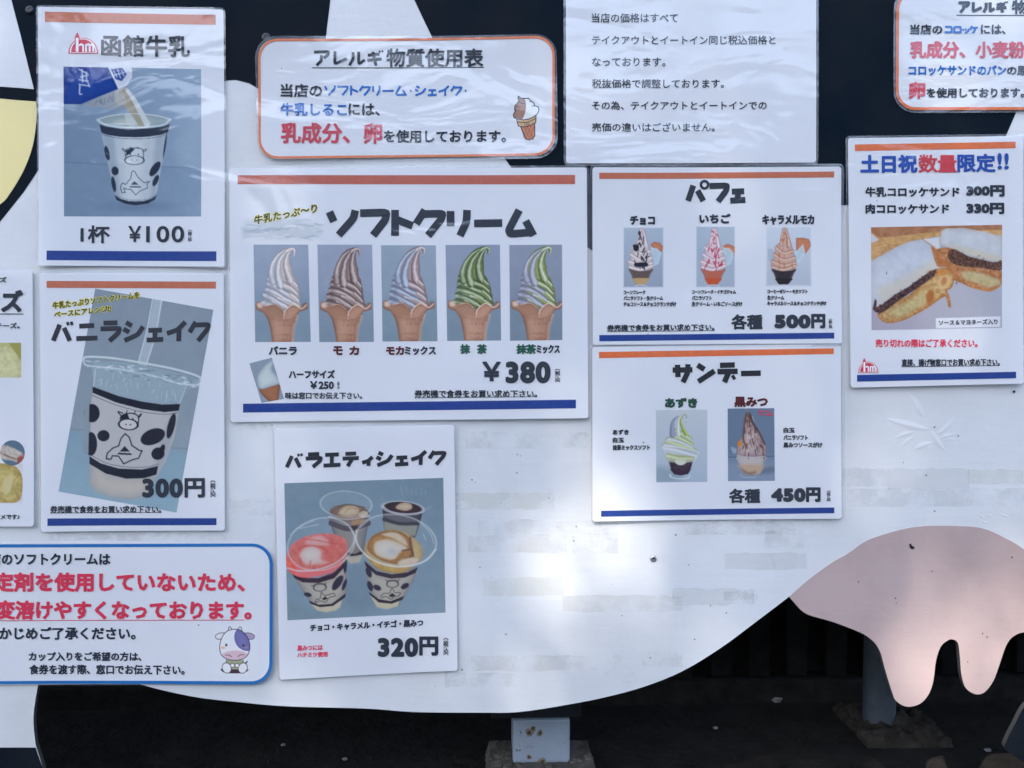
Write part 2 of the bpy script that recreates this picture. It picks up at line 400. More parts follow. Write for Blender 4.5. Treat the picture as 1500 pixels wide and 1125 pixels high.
# ------------------------------------------------------------------ painter: flat print on poster photographs, evaluated per point
def hash2(i, j, k=0):
    x = np.sin(i*127.1+j*311.7+k*74.7)*43758.5453; return x-np.floor(x)
def vnoise(x, y, k=0):
    i, j = np.floor(x), np.floor(y); f, g = x-i, y-j; f = f*f*(3-2*f); g = g*g*(3-2*g)
    return (hash2(i, j, k)*(1-f)+hash2(i+1, j, k)*f)*(1-g)+(hash2(i, j+1, k)*(1-f)+hash2(i+1, j+1, k)*f)*g
def fbm(x, y, k=0, o=4):
    s = 0; a = .5
    for q in range(o): s = s+a*vnoise(x, y, k+q*7); x = x*2.03; y = y*2.03; a *= .5
    return s
class Painter:
    def __init__(s, U, V, C=None, fr=None):
        s.U, s.V = U, V; s.x, s.y = U, V; s.k = 1.0
        s.C = np.full((len(U), 3), 128.0) if C is None else C
    def frame(s, ox, oy, k):
        "same canvas seen in an enlargement's coordinates"
        p = Painter(s.U, s.V, s.C); p.x = (s.U-ox)*k; p.y = (s.V-oy)*k; p.k = k; return p
    def warp(s, fx, scale):
        p = Painter(s.U, s.V, s.C); p.x, p.y = fx(s.x, s.y); p.k = s.k*scale; return p
    def put(s, m, c):
        m = np.clip(m, 0, 1)[:, None]; c = np.asarray(c, float)
        s.C[:] = s.C*(1-m)+c*m
    def bgd(s, c): s.C[:] = np.asarray(c, float)
    def near(s, P, pad):
        P = np.asarray(P, float); lo, hi = P.min(0)-pad, P.max(0)+pad
        return np.nonzero((s.x > lo[0]) & (s.x < hi[0]) & (s.y > lo[1]) & (s.y < hi[1]))[0]
    def poly_d(s, P, idx):
        P = np.asarray(P, float); x, y = s.x[idx], s.y[idx]; d = np.full(len(idx), 1e9); ins = np.zeros(len(idx), bool)
        for a, b in zip(P, np.roll(P, -1, 0)):
            e = b-a; L = (e*e).sum()+1e-12; t = np.clip(((x-a[0])*e[0]+(y-a[1])*e[1])/L, 0, 1)
            d = np.minimum(d, (x-a[0]-t*e[0])**2+(y-a[1]-t*e[1])**2)
            c = ((a[1] > y) != (b[1] > y)); 
            with np.errstate(divide='ignore', invalid='ignore'): ins ^= c & (x < (b[0]-a[0])*(y-a[1])/(b[1]-a[1]+1e-12)+a[0])
        d = np.sqrt(d); return np.where(ins, d, -d)
    def poly(s, P, c, soft=.8, sm=True, a=1.0, shade=None, tex=0, sc_=1.0):
        P = smooth_closed(P, 4) if sm else np.asarray(P, float); so_ = soft*s.k
        i = s.near(P, so_*2)
        if not len(i): return
        d = s.poly_d(P, i); m = np.clip(.5+d/so_, 0, 1)*a
        c = np.broadcast_to(np.asarray(c, float), (len(i), 3)).copy()
        if shade is not None:          # (colour at the edge, width)
            e = np.exp(-np.clip(d, 0, None)/shade[1])[:, None]; c = c*(1-e)+np.asarray(shade[0], float)*e
        if tex: c += ((fbm(s.x[i]/s.k/sc_, s.y[i]/s.k/sc_, 3)-.47)*tex*1.7)[:, None]
        s.C[i] = s.C[i]*(1-m[:, None])+c*m[:, None]
    def line(s, P, w, c, soft=.7, a=1.0, sm=True, w2=None, tube=None):
        P = smooth_open(P, 5) if (sm and len(P) > 2) else np.asarray(P, float)
        w2 = w if w2 is None else w2; so_ = soft*s.k; i = s.near(P, max(w, w2)+so_)
        if not len(i): return
        x, y = s.x[i], s.y[i]; best = np.full(len(i), 1e9); side = np.zeros(len(i)); N = len(P)-1; wd = np.full(len(i), float(w))
        for j in range(N):
            p, q = P[j], P[j+1]; e = q-p; L = (e*e).sum()+1e-12; t = np.clip(((x-p[0])*e[0]+(y-p[1])*e[1])/L, 0, 1)
            dx, dy = x-p[0]-t*e[0], y-p[1]-t*e[1]; d = np.hypot(dx, dy); W = w+(w2-w)*(j+t)/N; d2 = d-W/2
            u = d2 < best; best = np.where(u, d2, best); side = np.where(u, np.sign(e[0]*dy-e[1]*dx)*d/(W/2+1e-6), side)
        m = np.clip(.5-best/so_, 0, 1)*a
        c = np.broadcast_to(np.asarray(c, float), (len(i), 3)).copy()
        if tube is not None:           # (light colour, dark colour, where the light falls -1..1)
            li, dk, at = tube; f = np.clip(np.abs(side-at)/1.25, 0, 1)[:, None]; f = f*f*(3-2*f)
            c = np.asarray(li, float)*(1-f)+np.asarray(dk, float)*f
        s.C[i] = s.C[i]*(1-m[:, None])+c*m[:, None]
    def ell(s, cx, cy, rx, ry, c, rot=0, soft=.8, a=1.0, ring=None, shade=None):
        r = math.radians(rot); X = (s.x-cx)*math.cos(r)+(s.y-cy)*math.sin(r); Y = -(s.x-cx)*math.sin(r)+(s.y-cy)*math.cos(r)
        q = np.hypot(X/rx, Y/ry); d = (1-q)*min(rx, ry)
        m = np.clip(.5+d/(soft*s.k), 0, 1) if ring is None else np.clip(.5+(ring/2-np.abs(d))/(soft*s.k), 0, 1)
        c = np.broadcast_to(np.asarray(c, float), (len(s.x), 3))
        if shade is not None: e = np.clip(q, 0, 1)[:, None]**2; c = c*(1-e)+np.asarray(shade, float)*e
        s.put(m*a, c)
    def grain(s, amp=5, sc_=1.3):
        s.C += ((fbm(s.U/sc_, s.V/sc_, 9, 3)-.44)*amp)[:, None]
    def mottle(s, amp=8, sc_=14):
        s.C += ((fbm(s.U/sc_, s.V/sc_, 5, 3)-.44)*amp)[:, None]
A_ = lambda *c: np.array(c, float)
def lerp(a, b, t): return A_(*a)*(1-t[:, None])+A_(*b)*t[:, None]
INKC = (40, 52, 74)
def cup_decal(p, cup=(172, 186, 200), band=INKC, shade_side=True):
    "cow-patterned cup wall, in the coordinates of the milk photograph's enlargement"
    wall = [(285, 440), (330, 468), (430, 482), (540, 486), (660, 480), (760, 464), (802, 440), (772, 590), (738, 745), (708, 920), (690, 985), (620, 1022), (550, 1036), (470, 1020), (404, 985), (385, 900), (350, 730), (318, 590)]
    p.poly(wall, cup, sm=False)
    if shade_side:
        p.poly([(285, 445), (385, 480), (440, 1000), (400, 985), (350, 730)], (120, 140, 162), soft=7, sm=False, a=.55)
        p.poly([(802, 440), (700, 478), (655, 1000), (692, 985), (738, 745)], (130, 148, 168), soft=7, sm=False, a=.5)
        p.poly([(470, 540), (610, 540), (590, 1000), (480, 1000)], (198, 208, 218), soft=14, sm=False, a=.5)
    p.poly([(286, 440), (340, 458), (440, 470), (540, 472), (660, 468), (750, 456), (800, 438), (788, 495), (740, 515), (640, 530), (545, 535), (430, 530), (340, 516), (300, 500)], band, sm=False)
    p.line([(302, 508), (345, 524), (440, 542), (545, 547), (650, 541), (740, 525), (786, 506)], 3, band, soft=.6, a=.8)
    p.poly([(396, 956), (440, 984), (500, 1000), (550, 1003), (610, 999), (665, 982), (704, 956), (692, 988), (640, 1018), (550, 1034), (470, 1020), (408, 990)], band, sm=False)
    p.line([(394, 946), (440, 975), (500, 991), (550, 994), (610, 990), (665, 973), (706, 946)], 2.5, band, soft=.6, a=.7)
    for e in ((342, 650, 17, 54, -12), (400, 780, 26, 32, -8), (390, 878, 15, 58, -10), (691, 765, 27, 62, 34), (696, 850, 18, 44, 24), (765, 590, 7, 88, 9)):
        p.ell(e[0], e[1], e[2], e[3], band, rot=e[4])
    L = lambda P, w=5, **k: p.line(P, w, band, soft=.6, **k)
    L([(478, 690), (474, 640), (490, 620), (545, 612), (595, 620), (606, 650), (606, 690)])
    p.poly([(478, 672), (482, 630), (520, 614), (545, 618), (525, 640), (508, 655)], band, sm=False)
    p.ell(541, 702, 70, 32, band, ring=5, soft=.6)
    p.ell(523, 700, 4, 4, band, soft=.5); p.ell(560, 700, 4, 4, band, soft=.5); p.ell(512, 659, 5, 6, band, soft=.5); p.ell(570, 659, 5, 6, band, soft=.5)
    L([(482, 632), (452, 616), (462, 634), (482, 640)]); L([(600, 632), (630, 620), (618, 636), (604, 640)]); L([(512, 618), (512, 604), (520, 614)], 4); L([(560, 614), (568, 604), (572, 618)], 4)
    L([(440, 915), (442, 885), (456, 868), (478, 880), (498, 852), (514, 838), (520, 790), (532, 778), (544, 784), (560, 815), (585, 845), (614, 866), (652, 856), (632, 876), (636, 905), (600, 918), (578, 930), (550, 956), (516, 916), (482, 912), (462, 905), (474, 938), (448, 940), (446, 916)], 5, sm=False)
    p.poly([(515, 880), (540, 855), (572, 880)], band, sm=False, a=.8); L([(512, 896), (584, 898)], 10, a=.8)

def paint_milk(P):
    p = P.frame(90, 95, 5.0)
    t = np.clip((p.x-25)/1000, 0, 1); s = np.clip((p.y)/715, 0, 1)
    up = lerp((104, 128, 158), (140, 163, 190), t*.75+(1-s)*.25); lo = lerp((108, 132, 160), (122, 147, 175), t)
    k = np.clip((p.y-(715+t*40))/8, 0, 1)[:, None]; p.C[:] = up*(1-k)+lo*k
    p.line([(25, 716), (350, 735)], 7, (92, 112, 140), soft=2, a=.7); p.line([(735, 750), (1030, 758)], 7, (98, 118, 146), soft=2, a=.7)
    p.poly([(880, 540), (1030, 380), (1030, 700), (900, 720), (850, 640)], (152, 172, 196), soft=20, a=.5)
    p.ell(560, 1035, 220, 40, (88, 108, 138), soft=9, a=.45)
    p.poly([(170, 300), (430, 180), (490, 165), (520, 240), (480, 310), (400, 330), (330, 322), (270, 308)], (136, 144, 156), soft=3, a=.85)
    for q in ([(255, 300), (270, 265), (300, 290), (290, 250), (320, 300), (325, 250)], [(350, 280), (365, 230), (380, 270), (390, 215)]): p.line(q, 4, (70, 88, 112), soft=.7, a=.8)
    p.poly([(410, 200), (480, 170), (560, 290), (600, 360), (660, 440), (580, 440), (530, 360), (470, 300), (410, 290)], (158, 162, 164), soft=2.5, a=.9)
    p.line([(470, 200), (520, 300), (600, 440)], 34, (146, 146, 132), soft=2, w2=46)
    p.line([(488, 190), (550, 280), (632, 440)], 24, (182, 194, 204), soft=2, w2=42)
    p.poly([(24, 14), (345, 14), (425, 182), (290, 235), (150, 294), (24, 292)], (30, 70, 155), sm=False, shade=((22, 54, 132), 60))
    p.poly([(345, 14), (505, 14), (526, 40), (524, 100), (490, 150), (425, 182)], (178, 192, 214), sm=False, shade=((200, 210, 226), 20))
    p.poly([(372, 40), (455, 28), (486, 75), (450, 125), (405, 110)], (50, 76, 148), sm=False)
    for q in ([(388, 48), (415, 95)], [(420, 40), (440, 100)], [(452, 52), (466, 86)], [(395, 80), (470, 60)]): p.line(q, 6, (180, 194, 216), soft=.8)
    for q in ([(140, 40), (200, 70)], [(150, 95), (205, 80)], [(140, 115), (205, 125)], [(160, 40), (165, 130)], [(190, 60), (195, 130)], [(140, 150), (215, 160)], [(145, 150), (142, 215), (158, 220)], [(205, 140), (215, 165)]): p.line(q, 9, (170, 186, 212), soft=1)
    p.ell(537, 412, 268, 52, (168, 184, 194), shade=(150, 168, 182))
    p.ell(537, 414, 250, 42, (150, 168, 176), shade=(128, 148, 160)); p.ell(520, 425, 120, 24, (172, 184, 184), soft=3, a=.8)
    p.poly([(470, 370), (520, 362), (560, 440), (500, 450)], (186, 198, 208), soft=3, a=.7)
    p.line([(490, 300), (545, 370), (592, 442)], 40, (150, 150, 138), soft=2, w2=40); p.line([(560, 300), (635, 438)], 30, (184, 196, 206), soft=2, w2=44)
    cup_decal(p, cup=(170, 184, 200))
    p.line([(272, 408), (330, 442), (430, 458), (540, 463), (650, 458), (750, 442), (804, 405)], 12, (182, 198, 208), soft=1.2)
    p.line([(272, 404), (400, 372), (537, 362), (680, 372), (804, 402)], 5, (188, 202, 212), soft=1)
    P.mottle(7, 9); P.grain(5)

def paint_shake(P):
    p = P.frame(0, 380, 2.677)
    r = math.radians(10.2); t = np.clip((p.y-115)/870, 0, 1)
    top = lerp((126, 142, 160), (134, 152, 168), t); low = lerp((120, 148, 170), (138, 168, 188), np.clip((t-.6)/.4, 0, 1))
    k = np.clip((p.y-(665+(p.x-290)*.18))/14, 0, 1)[:, None]; p.C[:] = top*(1-k)+low*k
    p.line([(285, 664), (360, 672)], 4, (108, 128, 148), soft=1, a=.7); p.line([(640, 735), (760, 742)], 4, (110, 130, 150), soft=1, a=.7)
    p.line([(625, 155), (600, 280), (565, 408)], 34, (168, 184, 198), soft=1.2, a=.75)
    p.line([(603, 155), (580, 280), (548, 400)], 4, (200, 212, 222), soft=1, a=.9); p.line([(638, 160), (616, 290), (580, 408)], 4, (196, 208, 220), soft=1, a=.9)
    # lid and clear rim
    p.poly([(372, 400), (385, 500), (710, 565), (760, 470), (790, 470), (784, 500), (745, 505), (700, 560), (620, 590), (380, 520), (365, 430)], (150, 172, 188), soft=1.5, sm=False, a=.55)
    p.poly([(375, 405), (560, 420), (745, 470), (705, 560), (550, 545), (378, 498)], (142, 164, 180), soft=2, sm=False, a=.85)
    p.line([(332, 395), (345, 382), (440, 386), (560, 405), (690, 430), (785, 460), (788, 486), (760, 496)], 8, (186, 202, 212), soft=1)
    p.line([(332, 400), (350, 416), (460, 428), (600, 455), (700, 484), (784, 494)], 7, (176, 194, 206), soft=1)
    p.line([(350, 400), (520, 412), (700, 450), (770, 474)], 10, (136, 158, 174), soft=1.2)
    rr = np.random.default_rng(3)
    for q in range(70):
        x = rr.uniform(340, 785); y = 392+(x-340)*.19+rr.uniform(-10, 34); g = rr.uniform(-1, 1)
        p.line([(x, y), (x+rr.uniform(4, 26), y+rr.uniform(-4, 9))], rr.uniform(1.5, 5), (206, 218, 226) if g > 0 else (104, 128, 146), soft=.8, a=.7)
    for q in range(26):
        x = rr.uniform(385, 700); y = 430+(x-385)*.2+rr.uniform(0, 60)
        p.line([(x, y), (x+rr.uniform(-6, 6), y+rr.uniform(8, 30))], rr.uniform(2, 5), (184, 200, 212), soft=1, a=.5)
    p.line([(380, 430), (372, 500), (362, 620)], 5, (182, 198, 208), soft=1, a=.8); p.line([(742, 480), (710, 560), (690, 640)], 5, (176, 192, 204), soft=1, a=.7)
    # cup wall (own outline, the decals follow the tilt)
    p.poly([(368, 500), (460, 545), (560, 578), (640, 592), (710, 568), (690, 690), (655, 790), (620, 850), (585, 925), (520, 940), (440, 935), (375, 905), (356, 880), (358, 700)], (172, 176, 184), soft=1, sm=False)
    p.poly([(356, 770), (450, 840), (620, 850), (585, 925), (520, 940), (440, 935), (375, 905), (356, 880)], (184, 182, 178), soft=1.5, sm=False, shade=((150, 154, 162), 26))
    p.poly([(680, 600), (710, 568), (690, 690), (655, 790), (610, 860), (620, 740)], (140, 150, 164), soft=8, sm=False, a=.55)
    B = (36, 42, 58)
    p.poly([(368, 498), (470, 535), (560, 556), (640, 568), (711, 566), (706, 592), (650, 598), (560, 586), (460, 560), (368, 522)], B, sm=False)
    p.line([(366, 532), (460, 570), (560, 596), (650, 606), (702, 600)], 2, B, soft=.6, a=.8)
    p.poly([(356, 770), (400, 798), (470, 818), (560, 822), (625, 808), (618, 842), (570, 856), (500, 858), (420, 838), (356, 800)], B, sm=False)
    p.line([(356, 762), (420, 796), (500, 812), (580, 812), (628, 800)], 2, B, soft=.6, a=.7)
    for e in ((366, 602, 30, 36, 0), (411, 690, 24, 22, 0), (362, 722, 24, 46, 0), (604, 694, 50, 30, -22), (624, 760, 26, 24, -20), (640, 745, 10, 22, 20), (676, 652, 14, 50, 14)):
        p.ell(e[0], e[1], e[2], e[3], B, rot=e[4])
    p.poly([(340, 540), (356, 540), (352, 760), (330, 760)], (130, 146, 162), sm=False, soft=1)
    L = lambda Q, w=4.5, **k: p.line(Q, w, B, soft=.6, **k)
    L([(480, 650), (478, 618), (500, 604), (530, 604), (548, 618), (546, 655)]); p.poly([(480, 640), (480, 612), (505, 602), (512, 622), (496, 632)], B, sm=False)
    p.ell(508, 646, 37, 21, (186, 188, 194), rot=4); p.ell(508, 646, 37, 21, B, ring=4.5, soft=.6, rot=4); p.ell(499, 646, 3, 3, B, soft=.5); p.ell(516, 647, 3, 3, B, soft=.5); p.ell(497, 622, 3, 4, B, soft=.5); p.ell(526, 624, 3, 4, B, soft=.5)
    L([(480, 612), (468, 596), (486, 602)]); L([(546, 616), (560, 604), (552, 618)]); L([(500, 602), (504, 592)], 3.5); L([(530, 604), (536, 594)], 3.5)
    L([(436, 782), (422, 780), (426, 758), (448, 738), (470, 730), (480, 700), (496, 682), (512, 696), (522, 728), (552, 748), (562, 748), (548, 778), (524, 784), (490, 800), (470, 770), (446, 768), (440, 782)], 5, sm=False)
    p.poly([(474, 752), (494, 730), (514, 752)], B, sm=False); L([(470, 760), (518, 762)], 7)
    p.poly([(235, 908), (245, 850), (356, 880), (380, 915), (520, 948), (600, 945), (710, 950), (696, 991)], (132, 162, 182), soft=10, sm=False, a=.35)
    P.mottle(6, 12); P.grain(5)

CONE = dict(base=(172, 136, 120), dark=(124, 90, 78), light=(206, 176, 160))
def cone(p, c=CONE):
    p.poly([(45, 672), (60, 655), (95, 652), (118, 690), (160, 705), (250, 682), (330, 730), (352, 770), (390, 735), (430, 700), (470, 690), (540, 722), (580, 700), (610, 668), (614, 735), (565, 752), (520, 765), (495, 820), (470, 930), (450, 1100), (228, 1100), (205, 960), (178, 850), (130, 775), (70, 750), (46, 735)], c['base'], sm=False, shade=(c['dark'], 26))
    p.poly([(135, 745), (250, 690), (330, 735), (350, 800), (330, 860), (200, 850)], (154, 116, 96), soft=6, a=.55)
    p.poly([(365, 800), (395, 740), (440, 708), (520, 730), (480, 790), (400, 830)], (184, 144, 126), soft=5, a=.7)
    p.poly([(60, 672), (112, 664), (120, 712), (70, 716)], (214, 196, 188), soft=3, a=.8)
    p.poly([(540, 700), (570, 665), (600, 668), (575, 708)], (128, 104, 98), soft=2, a=.9)
    p.line([(108, 688), (150, 706), (250, 683), (330, 735)], 7, (200, 160, 140), soft=1); p.line([(352, 800), (372, 750), (425, 700), (470, 690), (545, 730), (600, 690)], 12, (214, 190, 176), soft=1.2)
    p.line([(355, 800), (350, 850)], 12, (204, 172, 156), soft=2, a=.7)
    p.line([(175, 820), (210, 940), (228, 1095)], 12, c['dark'], soft=3, a=.6)
    p.line([(500, 810), (462, 940), (445, 1095)], 26, (204, 176, 162), soft=3, a=.55)
    p.line([(215, 838), (300, 852), (400, 850), (490, 826)], 5, (146, 98, 80), soft=1, a=.7)
    rr = np.random.default_rng(11)
    for row, (x0, x1, y) in enumerate(((285, 480, 865), (300, 440, 908))):       # embossed letters of the wafer, unreadable at this size
        x = x0
        while x < x1:
            p.line([(x, y-16), (x+rr.uniform(-8, 8), y+16)], 5, (132, 86, 68), soft=.7, a=.75); x += rr.uniform(13, 22)
    p.line([(235, 1080), (250, 1020), (320, 1010), (415, 1020), (425, 1070), (400, 1090)], 7, (142, 92, 72), soft=1, a=.8)
    p.line([(345, 1035), (305, 1015), (285, 1045), (345, 1072), (395, 1045), (375, 1018), (345, 1035)], 7, (150, 98, 76), soft=1, a=.8)

def swirl(p, kind):
    W = dict(l=(216, 219, 227), m=(192, 194, 204), d=(136, 142, 160)); MO = dict(l=(192, 182, 184), m=(148, 132, 132), d=(88, 74, 76)); G = dict(l=(178, 190, 162), m=(118, 134, 88), d=(54, 76, 50))
    WB = dict(l=(216, 214, 218), m=(196, 190, 194), d=(144, 136, 144))
    a, b = dict(v=(W, WB), m=(MO, MO), x=(dict(l=(186, 198, 216), m=(148, 160, 182), d=(100, 114, 142)), dict(l=(204, 198, 206), m=(168, 152, 156), d=(116, 96, 100))), g=(G, G), y=(dict(l=(186, 190, 206), m=(152, 156, 178), d=(108, 112, 140)), dict(l=(196, 208, 190), m=(146, 162, 104), d=(84, 102, 58))))[kind]
    sil = [(118, 690), (130, 640), (140, 590), (160, 540), (165, 480), (170, 420), (190, 370), (205, 290), (240, 200), (290, 130), (350, 85), (420, 62), (475, 66), (494, 95), (486, 150), (474, 158), (466, 110), (448, 100), (436, 150), (434, 220), (446, 300), (455, 370), (484, 410), (498, 470), (518, 520), (522, 580), (530, 640), (540, 715), (450, 712), (370, 740), (330, 735), (250, 690), (170, 712)]
    if kind == 'y': sil = [(x, y) for x, y in sil]
    p.poly(sil, b['m'], soft=1, shade=(b['d'], 16))
    T = lambda P, w, w2, c, at=.35: p.line(P, w, c['m'], w2=w2, soft=1.6, tube=(c['l'], c['d'], at))
    # swirls from the cone upwards
    T([(140, 660), (230, 690), (300, 725), (350, 760)], 66, 40, a); T([(240, 640), (360, 690), (420, 715), (470, 720)], 52, 34, b)
    T([(150, 585), (240, 620), (340, 675), (400, 715)], 64, 34, a); T([(300, 595), (420, 640), (520, 700)], 56, 30, b)
    T([(170, 520), (260, 545), (360, 600), (430, 640)], 62, 40, a); T([(330, 520), (430, 560), (518, 640)], 56, 34, b)
    T([(185, 455), (260, 470), (340, 530), (400, 560)], 60, 40, a); T([(330, 450), (420, 490), (500, 560)], 58, 30, b)
    T([(190, 400), (250, 420), (300, 480)], 54, 40, a); T([(380, 390), (440, 420), (492, 480)], 52, 30, b)
    p.line([(190, 480), (240, 500), (300, 545)], 5, a['d'], soft=2, a=.8); p.line([(160, 545), (240, 570), (330, 600)], 5, a['d'], soft=2, a=.7); p.line([(165, 625), (250, 640), (300, 690)], 5, a['d'], soft=2, a=.7)
    # peak
    T([(222, 440), (212, 350), (240, 240), (300, 150), (380, 92)], 74, 14, a, .1)
    T([(300, 470), (280, 370), (300, 250), (350, 150), (420, 84)], 84, 14, a if kind in 'vyx' else a, .3)
    T([(410, 420), (385, 330), (380, 230), (405, 140), (450, 84)], 84, 12, b, .35)
    p.line([(340, 430), (325, 330), (340, 220), (385, 130)], 9, a['d'], soft=2.6, a=.65)
    p.line([(400, 98), (450, 74), (484, 86), (488, 118), (478, 155)], 22, b['l'], w2=7, soft=1)
    p.poly([(118, 690), (130, 640), (160, 560), (165, 480), (190, 370), (225, 400), (210, 520), (200, 640), (180, 705)], a['d'], soft=9, a=.45)

def paint_cone(ox, oy, kind, bg=(142, 160, 184)):
    def f(P):
        p = P.frame(ox, oy, 7.5); t = np.clip(p.y/1100, 0, 1)
        p.C[:] = lerp(bg, (bg[0]-14, bg[1]-12, bg[2]-14), t)
        k = np.clip((p.y-(520 if kind in 'vm' else 600))/90, 0, 1)[:, None]; p.C[:] += k*A_(-8, -2, -4)
        p.ell(330, 1000, 420, 380, (118, 132, 150), soft=40, a=.25)
        ph = dict(v=.3, m=2.1, x=3.7, g=4.6, y=5.6)[kind]; q = p.warp(lambda x, y: (x+14*np.sin(y/120+ph)*np.clip((690-y)/300, 0, 1)+(fbm(x/40, y/40, 4)-.45)*16, y+12*np.sin(x/90+ph*2)*np.clip((y-350)/200, 0, 1)*np.clip((690-y)/80, 0, 1)), 1.0); swirl(q, kind); cone(p); p.poly([(250, 850), (330, 870), (330, 1095), (240, 1095)], (196, 158, 138), soft=8, a=.35); P.mottle(9, 16); P.grain(5, 1.0)
    return f
def paint_minicone(P):
    p = P.frame(330, 240, 2.96); p.bgd((128, 146, 166))
    p.poly([(150, 975), (232, 955), (238, 985), (228, 1030), (196, 1032)], (150, 104, 82), shade=((112, 76, 60), 8))
    p.poly([(140, 930), (160, 890), (190, 860), (214, 852), (205, 890), (226, 920), (238, 950), (200, 965), (155, 975)], (182, 198, 206), shade=((134, 152, 168), 8)); P.grain(14, 2)
def paint_splash(P):
    p = P.frame(330, 240, 2.96); p.bgd((206, 215, 231))
    p.poly([(95, 95), (235, 95), (290, 190), (330, 300), (240, 310), (180, 200)], (176, 188, 204), soft=10, a=.75)
    p.poly([(200, 100), (245, 110), (300, 250), (270, 290)], (210, 219, 233), soft=8, a=.8)
    p.poly([(70, 260), (200, 250), (300, 240), (440, 285), (400, 320), (260, 345), (70, 335)], (180, 192, 208), soft=12, a=.8)
    rr = np.random.default_rng(5)
    for q in range(40):
        x, y = rr.uniform(75, 420), rr.uniform(250, 335); p.line([(x, y), (x+rr.uniform(15, 50), y+rr.uniform(-8, 8)), (x+rr.uniform(50, 80), y+rr.uniform(-10, 14))], rr.uniform(2, 7), (150, 164, 184) if rr.random() < .5 else (214, 222, 234), soft=2, a=.6)

def parfait(p, x, kind):
    X = lambda L: [(x+a, b) for a, b in L]
    cr = dict(c=((196, 190, 198), (46, 44, 58)), i=((206, 190, 204), (176, 54, 82)), k=((190, 160, 150), (168, 96, 66)))[kind]
    jar = dict(c=(92, 82, 84), i=(176, 100, 84), k=(48, 44, 54))[kind]; low = dict(c=(176, 152, 112), i=(184, 84, 58), k=(38, 36, 46))[kind]
    p.poly(X([(260, 170), (285, 148), (330, 155), (354, 185), (345, 220), (290, 200)] if kind == 'c' else [(265, 175), (300, 162), (350, 185), (352, 215), (340, 248), (280, 215)] if kind == 'i' else [(278, 120), (330, 118), (372, 128), (392, 172), (350, 235), (280, 210)]), (184, 124, 98), sm=False, shade=((160, 100, 78), 8))
    p.poly(X([(268, 190), (310, 195), (340, 230), (318, 310), (270, 330), (255, 260)] if kind != 'k' else [(270, 230), (330, 165), (345, 230), (300, 300), (262, 290)]), (168, 192, 212), sm=False, a=.9, shade=((196, 210, 222), 8))
    p.poly(X([(72, 200), (100, 195), (128, 220), (118, 300), (80, 290)]), (150, 170, 194), sm=False, a=.7)
    p.poly(X([(108, 340), (272, 340), (262, 385), (236, 440), (214, 458), (160, 458), (140, 440), (118, 385)]), jar, sm=True, shade=((120, 118, 128), 6))
    p.poly(X([(134, 415), (248, 415), (236, 440), (214, 460), (160, 460), (142, 440)]), low, soft=1.5)
    p.line(X([(150, 472), (190, 462), (232, 472)]), 8, (190, 202, 216), soft=1.5, a=.7)
    p.poly(X([(100, 335), (95, 300), (118, 250), (130, 180), (150, 160), (168, 150), (176, 60), (192, 42), (214, 48), (232, 110), (248, 170), (262, 220), (280, 280), (272, 345), (190, 362), (120, 350)]), cr[0], shade=((150, 144, 160), 12))
    for L in ([(110, 330), (190, 350), (275, 320)], [(105, 290), (190, 320), (270, 300)], [(120, 240), (190, 280), (268, 262)], [(135, 190), (190, 230), (255, 215)]):
        p.line(X(L), 24, cr[0], soft=1.5, tube=(tuple(min(255, c+18) for c in cr[0]), tuple(c-44 for c in cr[0]), .2))
    p.line(X([(170, 170), (176, 110), (190, 50)]), 26, cr[0], w2=8, tube=(A_(*cr[0])+16, A_(*cr[0])-40, .2)); p.line(X([(225, 180), (216, 110), (204, 52)]), 30, cr[0], w2=8, tube=(A_(*cr[0])+20, A_(*cr[0])-46, .3))
    rr = np.random.default_rng(ord(kind))
    for q in range(34 if kind != 'k' else 20):
        y = rr.uniform(60, 340) if kind == 'k' else rr.uniform(150, 335) if rr.random() < .8 else rr.uniform(60, 160); hw = 20 if y < 150 else 30+(y-150)*.28
        a_ = 195+rr.uniform(-hw, hw); p.line(X([(a_, y), (a_+rr.uniform(-16, 16), y+rr.uniform(8, 34))]), rr.uniform(4, 12), cr[1], soft=1, a=.8 if kind != 'k' else .55)
    if kind == 'c': p.poly(X([(140, 310), (170, 300), (232, 300), (240, 325), (160, 332)]), (40, 42, 58), soft=1.2); p.poly(X([(135, 170), (175, 175), (170, 215), (140, 210)]), (40, 42, 56), soft=1.2)
def paint_parfait(x, kind):
    def f(P):
        p = P.frame(900, 325, 5); t = np.clip((p.y-30)/450, 0, 1); p.C[:] = lerp((160, 178, 200), (156, 170, 192) if kind != 'c' else (140, 154, 178), t)
        if kind == 'k': p.C[:] = lerp((188, 202, 222), (166, 178, 198), t)
        parfait(p, x, kind); P.grain(7, 1.3)
    return f
